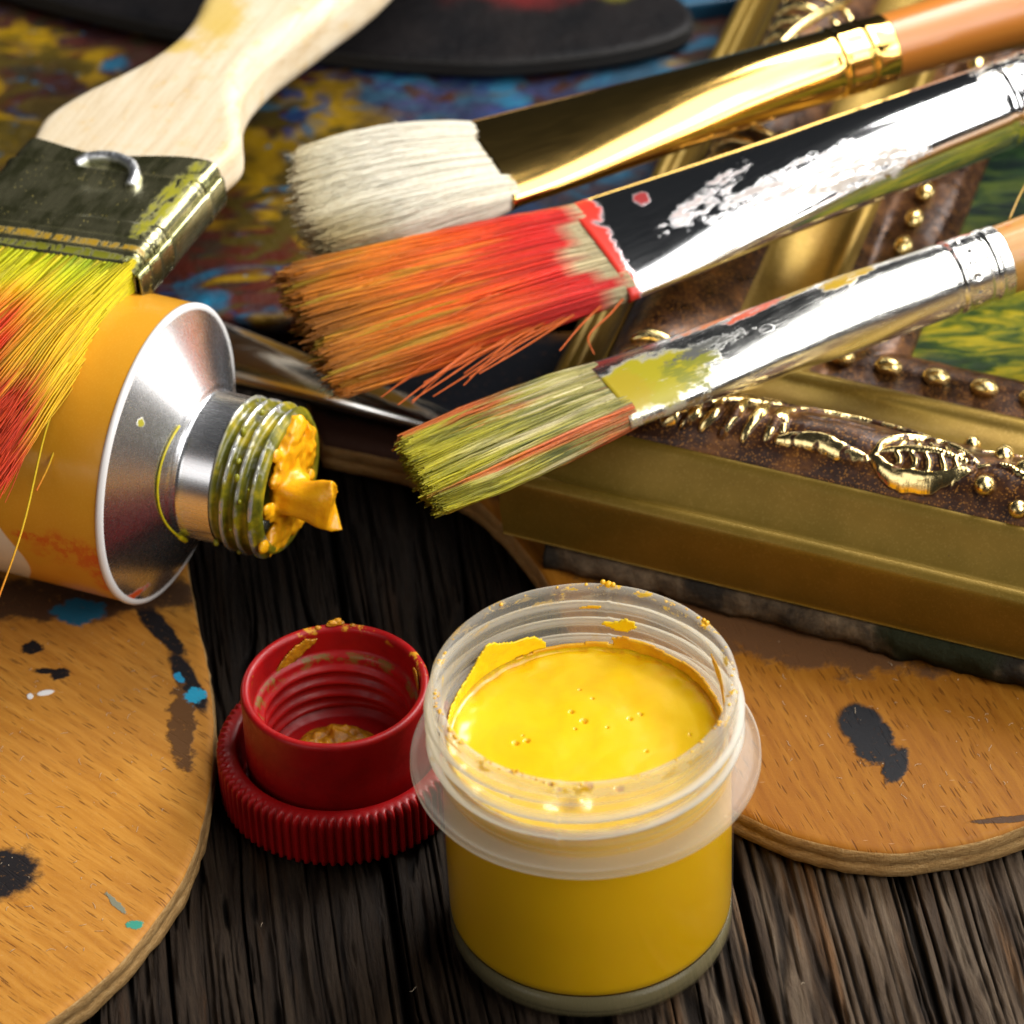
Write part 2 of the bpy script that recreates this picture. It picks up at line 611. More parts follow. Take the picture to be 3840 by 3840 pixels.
# ================================================================ palettes
def slab(name, outline, z0, z1, mt, me_, parent=None, chamf=0.05, wob=0.02, sub=5, seed=0.0):
    """a board with a sawn, slightly rough edge. outline counter-clockwise"""
    P = catmull(np.array(list(outline) + [outline[0]]), sub)[:-1]
    k = len(P)
    T = np.roll(P, -1, 0) - np.roll(P, 1, 0)
    T /= np.linalg.norm(T, axis=1)[:, None]
    Nn = np.stack([T[:, 1], -T[:, 0]], 1)
    lay = [(z1, -chamf * 2.2, 0), (z1 - 0.004, -chamf * 1.3, 0), (z1 - chamf * 0.5, -chamf * 0.3, 0.4), (z1 - chamf, 0, 1), ((z1 + z0) / 2 + 0.03, 0.0, 1), ((z1 + z0) / 2, -0.02, 1), ((z1 + z0) / 2 - 0.03, 0.01, 1), (z0 + chamf * 0.6, 0, 1), (z0, -chamf * 0.6, 0)]
    rows = []
    s = np.cumsum(np.linalg.norm(np.roll(P, -1, 0) - P, axis=1))
    for (z, off, w) in lay:
        q = off + w * wob * (vn(s * 6, z * 9 + seed) + 0.6 * vn(s * 17, z * 22 + seed))
        rows.append(np.column_stack([P + Nn * np.reshape(q, (-1, 1)), np.full(k, z) + w * 0.3 * wob * vn(s * 7, z + 9)]))
    V = np.vstack(rows)
    F = [list(f) for f in gridf(len(lay), k, cv=True)]
    fm = []
    for f in F:
        fm.append(0 if f[0] // k < 2 else 1)
    F.append(list(range(k)))
    fm.append(0)
    F.append([(len(lay) - 1) * k + i for i in range(k)][::-1])
    fm.append(1)
    o = mesh_obj(name, V, F, [mt, me_], parent, True, fm)
    o.data.polygons[len(F) - 2].use_smooth = False
    bm = bmesh.new()
    bm.from_mesh(o.data)
    bmesh.ops.recalc_face_normals(bm, faces=bm.faces)
    bm.to_mesh(o.data)
    bm.free()
    return o


def build_palettes():
    K = (0.015, 0.013, 0.014)
    marks = [((-6.75, 0.75), (0.55, 0.42), 0.2, K, 0.55, 2.6), ((-6.5, 4.66), (0.13, 0.11), 0, K, 0.9, 9),
             ((-6.15, 4.15), (0.12, 0.10), -0.2, K, 0.9, 7), ((-6.33, 4.22), (0.14, 0.05), -0.1, K, 0.8, 9), ((-5.0, 4.95), (0.13, 0.75), 0.5, K, 0.7, 3.0),
             ((-4.62, 3.95), (0.13, 0.6), 0.35, K, 0.5, 3.2), ((-4.66, 3.1), (0.16, 0.8), 0.05, (0.12, 0.055, 0.02), 1.0, 4.5),
             ((-6.0, 5.6), (1.6, 0.45), 0.0, (0.08, 0.04, 0.02), 0.8, 2.2),
             ((-5.97, 5.28), (0.30, 0.24), 0, (0.02, 0.13, 0.22), 0.8, 5), ((-4.52, 3.66), (0.11, 0.15), 0, (0.03, 0.33, 0.52), 1.1, 9),
             ((-4.72, 4.0), (0.05, 0.10), 0.4, (0.03, 0.28, 0.48), 1.0, 10),
             ((-5.08, -0.15), (0.09, 0.07), 0, (0.05, 0.28, 0.2), 1.0, 11), ((-5.3, 0.2), (0.04, 0.22), 0.6, (0.2, 0.2, 0.14), 1.2, 9),
             ((-6.3, 3.83), (0.1, 0.045), 0.2, (0.8, 0.8, 0.78), 0.5, 9), ((-6.48, 3.78), (0.035, 0.05), 0.2, (0.8, 0.8, 0.78), 0.5, 9)]
    mt = beech('beech_left', rad(-45), marks, 1.0)
    out = [(-4.9, 8.2), (-5.6, 10.6), (-12, 11), (-14, 4), (-13.2, -3.4), (-9.5, -4.6), (-7.5, -2.9), (-6.35, -1.92), (-5.42, -1.0), (-4.85, -0.08), (-4.5, 0.75), (-4.33, 1.7), (-4.27, 2.83), (-4.34, 3.9), (-4.5, 4.9), (-4.68, 6.1)]
    t = thing('wooden_palette', 'light beech palette under the paint tube, with black smudges and small blue dabs', 'palette', (0, 0, 0))
    o = slab('palette_board', out, 0.0, 0.4, mt, M_EDGE, t, 0.05, 0.018, 6, 1.3)
    # thin lint lying on the palette
    K2 = (0.013, 0.013, 0.015)
    marks2 = [((-0.4, 8.9), (3.4, 1.7), -0.3, (0.010, 0.012, 0.018), 0.35, 1.2), ((-1.9, 8.0), (1.6, 0.5), -0.5, (0.035, 0.015, 0.01), 0.5, 2), ((3.25, 2.66), (0.26, 0.34), 0.15, K2, 0.3, 2.8), ((3.38, 2.30), (0.26, 0.40), 0.1, K2, 0.7, 5.0), ((3.6, 1.9), (0.13, 0.3), -0.4, K2, 0.9, 4.2),
              ((2.2, 4.6), (2.2, 0.7), -0.4, (0.10, 0.045, 0.018), 0.9, 2.2), ((4.75, 0.92), (0.4, 0.05), 0.05, (0.06, 0.03, 0.015), 0.8, 5)]  # broad brown band: the frame's shade painted onto the wood
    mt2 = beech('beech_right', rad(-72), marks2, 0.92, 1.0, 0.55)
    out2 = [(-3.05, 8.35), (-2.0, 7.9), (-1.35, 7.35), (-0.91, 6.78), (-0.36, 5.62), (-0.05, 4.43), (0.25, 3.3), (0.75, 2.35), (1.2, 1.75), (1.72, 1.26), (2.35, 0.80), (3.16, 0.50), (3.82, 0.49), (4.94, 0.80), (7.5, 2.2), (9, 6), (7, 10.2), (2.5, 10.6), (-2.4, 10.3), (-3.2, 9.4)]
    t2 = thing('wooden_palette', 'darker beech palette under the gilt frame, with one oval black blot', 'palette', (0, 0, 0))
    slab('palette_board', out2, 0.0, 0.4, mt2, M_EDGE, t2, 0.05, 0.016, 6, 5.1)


M_EDGE = m_edge()
build_palettes()


# ================================================================ background boards
def rbox(name, c, sx, sy, z0, z1, rot, mat, parent=None, w=0.05):
    V = [(sx * a / 2, sy * b / 2, z) for z in (z0, z1) for a, b in ((-1, -1), (1, -1), (1, 1), (-1, 1))]
    F = [(3, 2, 1, 0), (4, 5, 6, 7), (0, 1, 5, 4), (1, 2, 6, 5), (2, 3, 7, 6), (3, 0, 4, 7)]
    o = mesh_obj(name, V, F, mat, parent, False)
    o.location = (c[0], c[1], 0)
    o.rotation_euler = (0, 0, rot)
    bevel(o, w)
    return o


def build_back():
    mb = m_painted_board()
    xs = np.linspace(-14, 3.2, 230)
    ys = np.linspace(0, 16, 160)
    X, Y = np.meshgrid(xs, ys, indexing='ij')
    front = 10.75 + 0.0 * X
    Z = 0.62 + 0.035 * fbm(X * 1.7, Y * 1.7, 0, 4) + 0.05 * sstep(0.2, 0.5, fbm(X * 0.9, Y * 0.9, 4.0, 3))
    YY = front + Y
    V = np.stack([X, YY, Z], -1).reshape(-1, 3)
    n = len(V)
    F = [list(f) for f in gridf(len(xs), len(ys))]
    # skirt
    idx = np.arange(n).reshape(len(xs), len(ys))
    loop = list(idx[:, 0]) + list(idx[-1, 1:]) + list(idx[-2::-1, -1]) + list(idx[0, -2:0:-1])
    low = V[loop].copy()
    low[:, 2] = 0.4
    V = np.vstack([V, low])
    k = len(loop)
    for i in range(k):
        j = (i + 1) % k
        F.append([loop[i], n + i, n + j, loop[j]])
    F.append([n + i for i in range(k)])
    o = mesh_obj('painted_board', V, F, mb, None)
    tag(o, 'board thickly smeared with brown, yellow and blue paint behind the brushes', 'painted board')
    # what the board rests on is the palettes; far edge rests on a batten
    md = NT('dark_painted_wood')
    c = md.co()
    b = md.ramp(md.noise(c, 1.1, 5, 0.6), [(0.3, (0.004, 0.004, 0.005)), (0.7, (0.012, 0.010, 0.010))])
    b = md.mix(md.blot(c, (0.3, 18.6), (1.6, 0.9), 0.1, 0.8, 1.4, 0.5), b, (0.12, 0.012, 0.012))
    b = md.mix(md.blot(c, (1.15, 17.9), (0.3, 0.35), 0.0, 0.3, 2.5, 0.4), b, (0.13, 0.12, 0.01))
    b = md.mix(md.blot(c, (1.9, 18.2), (0.25, 0.3), 0.0, 0.3, 2.5, 0.4), b, (0.05, 0.07, 0.01))
    b = md.mix(md.blot(c, (-5.2, 18.6), (0.9, 0.22), -0.35, 0.6, 1.5, 0.5), b, (0.1, 0.02, 0.012))
    md.set(base=b, rough=0.5, spec=0.15)
    md.bump(md.noise(c, 5, 5, 0.6), 0.5, 0.06)
    mde = simple('dark_board_edge', (0.014, 0.012, 0.010), 0.8)
    out = [(-11, 20.8), (-7.8, 18.75), (-5.44, 17.5), (-2.85, 16.55), (-1.4, 16.2), (-0.31, 16.1), (1.2, 16.3), (2.1, 16.75), (2.1, 17.45), (1.5, 18.3), (0.6, 20.5), (-0.5, 24), (-6, 25.5), (-12, 25)]
    t = thing('dark_palette', 'black stained palette with rounded edge and red and olive dabs, at the back', 'palette')
    slab('palette_board', out, 0.70, 0.98, md.m, mde, t, 0.06, 0.006, 6, 3.3)
    mbl = NT('blue_board_paint')
    c = mbl.co()
    mbl.set(base=mbl.ramp(mbl.noise(c, 0.8, 4), [(0.35, (0.006, 0.04, 0.08)), (0.65, (0.01, 0.09, 0.17))]), rough=0.5)
    o = rbox('blue_canvas_board', (5.4, 24.0), 9, 12, 0.0, 0.9, rad(8), mbl.m, None)
    tag(o, 'deep blue painted board beyond the black palette', 'canvas board')
    # palette knife blade, blurred
    t = thing('palette_knife', 'polished steel palette knife blade lying behind the tube and red brush', 'palette knife')
    ms = m_metal('polished_steel', (0.62, 0.6, 0.57), 0.16, 0.1, [((-2.9, 9.3, 0.9), (1.6, 0.12, 0.5), -0.62, (0.25, 0.13, 0.01), 0.4, 1.5, 0)])  # ochre stripe is a yellow reflection painted onto the steel
    A = np.array([-5.6, 10.65, 0.72])
    B = np.array([-1.36, 8.36, 0.62])
    ax = (B - A)
    L = np.linalg.norm(ax)
    ax /= L
    sd = np.cross([0, 0, 1], ax)
    sd /= np.linalg.norm(sd)
    rows = []
    for s in np.linspace(0, 1, 40):
        wdt = 0.62 - 0.40 * s
        if s > 0.96:
            wdt *= math.sqrt(max(0.02, 1 - ((s - 0.96) / 0.04) ** 2))
        th = 0.26 * (1 - s) + 0.11
        for q in np.linspace(0, 2 * np.pi, 20, endpoint=False):
            rows.append(A + ax * L * s + sd * wdt * math.cos(q) + np.array([0, 0, th * math.sin(q)]))
    F = [list(f) for f in gridf(40, 20, cv=True)] + [list(range(20)), [39 * 20 + i for i in range(20)][::-1]]
    mesh_obj('blade', rows, F, ms, t)
    V, F = tube([A + ax * (-4.5), A + ax * (-2.5), A + ax * (-0.6), A + ax * 0.1], [0.5, 0.55, 0.35, 0.3], 20)
    mesh_obj('handle', V, F, simple('dark_varnished_wood', (0.05, 0.02, 0.01), 0.3), t)


build_back()


# ================================================================ gouache jar
def patch(poly, th0, th1, z0, z1, R, jit=0.02, step=0.02, thick=0.02, curl=None):
    """irregular paint skin on a round wall of radius R; poly in (theta deg, z)"""
    dt = step / R
    ts = np.arange(rad(th0), rad(th1), dt)
    zs = np.arange(z0, z1, step)
    T, Z = np.meshgrid(ts, zs, indexing='ij')
    Tp = T + jit / R * fbm(T * 9 * R, Z * 9, 3.3)
    Zp = Z + jit * fbm(T * 9 * R, Z * 9, 8.8)
    inside = np.zeros_like(T, bool)
    pl = [(rad(a), b) for a, b in poly]
    j = len(pl) - 1
    for i in range(len(pl)):
        (xi, yi), (xj, yj) = pl[i], pl[j]
        c = ((yi > Zp) != (yj > Zp)) & (Tp < (xj - xi) * (Zp - yi) / (yj - yi + 1e-12) + xi)
        inside ^= c
        j = i
    r = R - 0.004 - 0.006 * fbm(T * 20, Z * 15, 1.0)
    if curl is not None:
        r = r - curl(T, Z)
    n = len(ts) * len(zs)
    V0 = np.stack([r * np.cos(T), r * np.sin(T), Z], -1).reshape(-1, 3)
    V1 = np.stack([(r - thick) * np.cos(T), (r - thick) * np.sin(T), Z], -1).reshape(-1, 3)
    F = gridf(len(ts), len(zs))
    ins = inside.ravel()
    keep = ins[F].all(1)
    F = F[keep]
    Fb = F[:, ::-1] + n
    # side walls
    from collections import Counter
    ed = Counter()
    for f in F:
        for a, b in zip(f, np.roll(f, -1)):
            ed[(a, b)] += 1
    side = [(b, a, a + n, b + n) for (a, b) in ed if (b, a) not in ed]
    allF = [list(f) for f in F] + [list(f) for f in Fb] + [list(s) for s in side]
    V = np.vstack([V0, V1])
    used = np.unique(np.concatenate([np.array(f) for f in allF]))
    mp = {int(u): i for i, u in enumerate(used)}
    return V[used], [[mp[int(a)] for a in f] for f in allF]


def m_plastic_neck():
    t = NT('cloudy_plastic')
    c = t.co()
    z = t.sep(c)[2]
    sm = t.noise(t.map(c, scale=(1, 1, 2.2)), 3.2, 6, 0.7, 0.4)
    smear = t.math('MULTIPLY', t.mr(sm, 0.54, 0.62), t.mr(z, 3.28, 3.56))
    smear2 = t.math('MULTIPLY', t.mr(t.noise(t.map(c, scale=(1, 1, 3), loc=(4, 2, 1)), 2.2, 6, 0.65), 0.60, 0.68, 0, 0.5), t.mr(z, 3.25, 3.0))
    smear = t.math('MAXIMUM', smear, smear2)
    col = t.mix(smear, (0.86, 0.85, 0.80), (0.82, 0.52, 0.03))
    t.set(base=col, rough=0.26, spec=0.55)
    n1 = t.bump(t.noise(t.map(c, scale=(1, 1, 2)), 18, 4, 0.7), 0.30, 0.02)
    tl = t.n('ShaderNodeBsdfTranslucent')
    t.put(tl.inputs[0], col)
    t.put(tl.inputs['Normal'], n1)
    tr = t.n('ShaderNodeBsdfTransparent')
    tr.inputs[0].default_value = (0.97, 0.96, 0.92, 1)
    m1 = t.n('ShaderNodeMixShader')
    m1.inputs[0].default_value = 0.45
    t.t.links.new(t.p.outputs[0], m1.inputs[1])
    t.t.links.new(tl.outputs[0], m1.inputs[2])
    m2 = t.n('ShaderNodeMixShader')
    lw = t.n('ShaderNodeLayerWeight')
    lw.inputs[0].default_value = 0.35
    fac = t.math('MAXIMUM', t.math('ADD', t.mr(lw.outputs['Facing'], 0.0, 1.0, 0.10, 0.52, False), t.math('MULTIPLY', t.mr(z, 2.64, 2.68), t.mr(t.vmath('LENGTH', t.vmath('MULTIPLY', c, (1, 1, 0)), out=1), 1.635, 1.69, 0, 0.45))), t.math('MULTIPLY', smear, 0.93))
    t.put(m2.inputs[0], fac)
    t.t.links.new(tr.outputs[0], m2.inputs[1])
    t.t.links.new(m1.outputs[0], m2.inputs[2])
    t.t.links.new(m2.outputs[0], t.out.inputs['Surface'])
    return t.m


def m_plastic_body():
    t = NT('clear_plastic')
    c = t.co()
    g = t.n('ShaderNodeBsdfGlossy')
    g.inputs['Roughness'].default_value = 0.22
    nb = t.bump(t.noise(t.map(c, scale=(0.6, 0.6, 3)), 6, 4, 0.6), 0.08, 0.02)
    t.put(g.inputs['Normal'], nb)
    tr = t.n('ShaderNodeBsdfTransparent')
    tr.inputs[0].default_value = (0.99, 0.98, 0.95, 1)
    lw = t.n('ShaderNodeLayerWeight')
    lw.inputs[0].default_value = 0.5
    fr = t.math('ADD', t.math('MULTIPLY', t.math('POWER', lw.outputs['Facing'], 4.0), 0.6), 0.03)
    outer = t.math('SUBTRACT', 1.0, t.n('ShaderNodeNewGeometry').outputs['Backfacing'])
    m2 = t.n('ShaderNodeMixShader')
    t.put(m2.inputs[0], t.math('MULTIPLY', fr, outer))
    t.t.links.new(tr.outputs[0], m2.inputs[1])
    t.t.links.new(g.outputs[0], m2.inputs[2])
    t.t.links.new(m2.outputs[0], t.out.inputs['Surface'])
    return t.m


def build_jar():
    J = thing('paint_jar', 'open translucent plastic jar full of bright yellow gouache', 'paint jar')
    mn = m_plastic_neck()
    mbd = m_plastic_body()
    # neck: inner and outer wall with helical thread ridges
    prof = [(1.52, 2.62), (1.52, 3.47), (1.555, 3.565), (1.585, 3.583), (1.625, 3.583), (1.653, 3.56), (1.653, 3.45), (1.61, 3.38), (1.60, 2.68), (1.62, 2.60)]
    P = dens(prof, 0.022)

    def thr(T, Z, R):
        ph = (Z - 2.72) / 0.235 - T / (2 * np.pi)
        rid = np.exp(-((ph - np.round(ph)) / 0.20) ** 2)
        win = sstep(2.68, 2.78, Z) * (1 - sstep(3.30, 3.40, Z))
        seam = np.exp(-((T - rad(258)) / 0.012) ** 2) + np.exp(-((T - rad(78.5)) / 0.012) ** 2)
        R = R + np.where(R > 1.585, rid * 0.12 * win + 0.02 * seam, rid * 0.05 * win * (1 - sstep(3.2, 3.3, Z)) - 0.012 * seam)
        return R + 0.004 * vn(np.cos(T) * 7, np.sin(T) * 7, Z * 4)
    V, F = lathe(P, 420, thr)
    mesh_obj('threaded_neck', V, F, mn, J)
    # flange
    prof = [(1.60, 2.60), (1.84, 2.555), (1.875, 2.585), (1.90, 2.58), (1.905, 2.50), (1.88, 2.465), (1.80, 2.47), (1.60, 2.52)]
    V, F = lathe(dens(prof, 0.03), 220, lambda T, Z, R: R + 0.006 * vn(np.cos(T) * 3, np.sin(T) * 3, 0))
    mesh_obj('flange', V, F, mn, J)
    # body wall
    prof = [(1.60, 2.50), (1.603, 2.2), (1.595, 1.2), (1.585, 0.35), (1.58, 0.10), (1.55, 0.02), (1.50, 0.0), (1.44, 0.0), (1.42, 0.07), (0.0, 0.10)]
    V, F = lathe(dens(prof, 0.08), 200)
    mesh_obj('body_wall', V, F, mbd, J)
    mr_ = NT('frosted_base')
    mr_.set(base=(0.34, 0.29, 0.15), rough=0.25, spec=0.5)
    trb = mr_.n('ShaderNodeBsdfTransparent')
    mxb = mr_.n('ShaderNodeMixShader')
    mxb.inputs[0].default_value = 0.30
    mr_.t.links.new(trb.outputs[0], mxb.inputs[1])
    mr_.t.links.new(mr_.p.outputs[0], mxb.inputs[2])
    mr_.t.links.new(mxb.outputs[0], mr_.out.inputs['Surface'])
    V, F = lathe([(1.50, 0.10), (1.54, 0.37), (1.572, 0.385), (1.576, 0.14), (1.54, 0.05), (1.46, 0.03)], 160)
    mesh_obj('base_rim', V, F, mr_.m, J)
    # paint filling
    mp = NT('yellow_gouache')
    c = mp.co()
    z = mp.sep(c)[2]
    r_ = mp.vmath('LENGTH', mp.vmath('MULTIPLY', c, (1, 1, 0)), out=1)
    b = mp.mix(mp.mr(mp.noise(c, 1.6, 4, 0.6, 0.5), 0.4, 0.7), (0.78, 0.50, 0.003), (0.74, 0.44, 0.003))
    b = mp.mix(mp.mr(z, 2.66, 2.50), b, mp.mix(mp.noise(mp.map(c, scale=(0.5, 0.5, 1.2)), 0.9, 2), (0.76, 0.42, 0.004), (0.82, 0.47, 0.005)))
    b = mp.mix(mp.math('MULTIPLY', mp.math('MULTIPLY', mp.mr(r_, 1.38, 1.47), mp.mr(z, 2.6, 2.7)), mp.mr(mp.noise(c, 5, 5, 0.7), 0.45, 0.6)), b, (0.68, 0.35, 0.008))
    mp.set(base=b, rough=0.28, spec=0.5, coat=0.3, croug=0.12, sss=0.35, sssr=(1.0, 0.6, 0.03), ssss=0.3)
    mp.bump(mp.noise(c, 3.0, 5, 0.5), 0.12, 0.05)
    nr, nt = 190, 380
    rr = np.linspace(0, 1, nr) ** 0.8 * 1.46
    tt = np.linspace(0, 2 * np.pi, nt, endpoint=False)
    Rr, T = np.meshgrid(rr, tt, indexing='ij')
    X, Y = Rr * np.cos(T), Rr * np.sin(T)
    Z = 2.72 + 0.022 * fbm(X * 1.1, Y * 1.1, 1.0, 2) + 0.008 * fbm(X * 3, Y * 3, 2.0, 2)
    edge = sstep(1.22, 1.46, Rr)
    Z += edge * (0.0 + 0.06 * (0.5 + 0.5 * vn(np.cos(T) * 1.6 + 5, np.sin(T) * 1.6, 3.0))) + 0.02 * edge * vn(np.cos(T) * 9, np.sin(T) * 9, Rr * 8)
    pits = [(-0.02, -0.72, 0.045, 0.06), (0.33, -0.78, 0.03, 0.05), (0.0, 0.32, 0.028, 0.03), (-0.75, 0.02, 0.024, 0.03), (-0.63, 0.05, 0.024, 0.03), 
            (-0.13, 0.48, 0.02, 0.03), (0.5, 0.33, 0.02, 0.02), (-0.32, -0.75, 0.02, 0.03), (-0.42, -0.66, 0.016, 0.03), (0.62, 0.4, 0.018, 0.02), (-0.1, 0.2, 0.012, 0.03), (0.65, -0.2, 0.014, 0.03), (0.25, 0.2, 0.012, 0.03)]
    for _ in range(5):
        a, q = rng.uniform(0, 6.28), 1.25 * math.sqrt(rng.uniform())
        pits.append((q * math.cos(a), q * math.sin(a), rng.uniform(0.008, 0.014), 0.02))
    for (x, y, w, dd) in pits:
        D = np.hypot(X - x, Y - y) / w
        Z += -2.2 * dd * np.exp(-D ** 2) + 0.06 * dd * np.exp(-((D - 1.6) / 0.6) ** 2)
    # lifted flap of drying paint near the front
    Z += 0.06 * np.exp(-(((X + 0.12) / 0.10) ** 2 + ((Y + 0.98) / 0.12) ** 2)) * sstep(-0.3, 0.0, (X + 0.15) * 0.8 + 0.4 * (Y + 1.0) + 0.1)
    Z -= 0.06 * np.exp(-(((X + 0.30) / 0.13) ** 2 + ((Y + 1.02) / 0.12) ** 2))
    V = np.stack([X, Y, Z], -1).reshape(-1, 3)
    F = [list(f) for f in gridf(nr, nt, cv=True)]
    off = len(V)
    side = [(1.49, 2.80), (1.515, 2.70), (1.555, 2.50), (1.573, 2.4), (1.575, 1.2), (1.57, 0.5), (1.565, 0.42), (1.53, 0.36), (0.0, 0.34)]
    rows = []
    for (r, zz) in side:
        wv = 0.012 * vn(np.cos(tt) * 3, np.sin(tt) * 3, zz * 2) if zz > 2.4 else 0 * tt
        rows.append(np.stack([(r) * np.cos(tt), r * np.sin(tt), zz + wv], -1))
    V = np.vstack([V] + rows)
    last = (nr - 1) * nt
    idx = [last] + [off + i * nt for i in range(len(side))]
    for a, b_ in zip(idx[:-1], idx[1:]):
        for i in range(nt):
            j = (i + 1) % nt
            F.append([a + i, b_ + i, b_ + j, a + j])
    mesh_obj('yellow_paint', V, F, mp.m, J)
    # paint skins stuck to the inner wall
    my = m_paint('dried_yellow_skin', (0.88, 0.62, 0.006), (0.82, 0.52, 0.006), 0.35, 4, 0.3)
    mo = m_paint('dried_ochre_skin', (0.66, 0.32, 0.008), (0.78, 0.45, 0.008), 0.4, 5, 0.5)
    V, F = patch([(104, 2.82), (106, 2.96), (108, 3.02), (112, 3.04), (118, 3.05), (126, 3.13), (132, 3.22), (135, 3.20), (140, 3.08), (148, 2.98), (158, 2.93), (168, 2.90), (175, 2.78), (150, 2.74)], 100, 180, 2.7, 3.3, 1.515, 0.03)
    mesh_obj('paint_skin', V, F, my, J)
    V, F = patch([(71, 3.22), (66, 3.21), (65, 3.12), (69, 3.04), (73, 3.02), (77, 3.06), (82, 3.09), (79, 3.14), (74, 3.16)], 60, 86, 2.9, 3.3, 1.515, 0.02)
    mesh_obj('paint_skin', V, F, my, J)
    pts = [(-25, 2.72), (-8, 2.84), (5, 2.90), (18, 2.90), (34, 2.94), (48, 2.91), (60, 2.95), (72, 2.97), (77, 2.93), (76, 2.85), (90, 2.83), (104, 2.83), (118, 2.80), (130, 2.78), (130, 2.64), (-25, 2.64)]
    V, F = patch(pts, -28, 132, 2.62, 3.12, 1.515, 0.035, 0.02, 0.03)
    mesh_obj('dried_paint_ring', V, F, mo, J)
    V, F = patch([(22, 3.42), (8, 3.35), (-5, 3.1), (-12, 2.9), (-8, 2.88), (4, 3.1), (20, 3.30)], -20, 30, 2.8, 3.5, 1.515, 0.02, 0.015, 0.015)
    mesh_obj('paint_skin', V, F, mo, J)
    V, F = patch([(86, 3.36), (80, 3.37), (80, 3.33), (88, 3.31), (92, 3.33)], 76, 96, 3.25, 3.42, 1.515, 0.02, 0.012, 0.012)
    mesh_obj('paint_skin', V, F, mo, J)
    # crumbs of paint on the rim
    mb = MB()
    for k in range(85):
        th = rng.uniform(rad(-60), rad(270))
        if rng.uniform() < 0.45:
            th = rng.uniform(rad(180), rad(275))
        r0 = rng.uniform(0.008, 0.02)
        V, F = ico(1, r0)
        V = V * (1 + 0.4 * vn(V[:, 0:1] * 90 + k, V[:, 1:2] * 90, V[:, 2:3] * 90))
        V = V * np.array([rng.uniform(0.8, 2), rng.uniform(0.8, 2), 0.7])
        R_ = rng.uniform(1.56, 1.62)
        mesh_obj('paint_crumb', V + np.array([R_ * math.cos(th), R_ * math.sin(th), 3.583 if rng.uniform() < 0.8 else 3.55]), F, mo, J)
    for (a, b, c_, s_) in [(78, 1.60, 3.60, 0.040), (80, 1.60, 3.625, 0.03), (76, 1.60, 3.60, 0.03), (32, 1.62, 3.585, 0.03), (34, 1.62, 3.585, 0.025)]:
        V, F = ico(2, s_)
        V = V * (1 + 0.3 * vn(V * 40, V[:, ::-1] * 40, 0.5)[:, :1])
        mesh_obj('paint_crumb', V + np.array([b * math.cos(rad(a)), b * math.sin(rad(a)), c_]), F, mo, J)
    return J


build_jar()


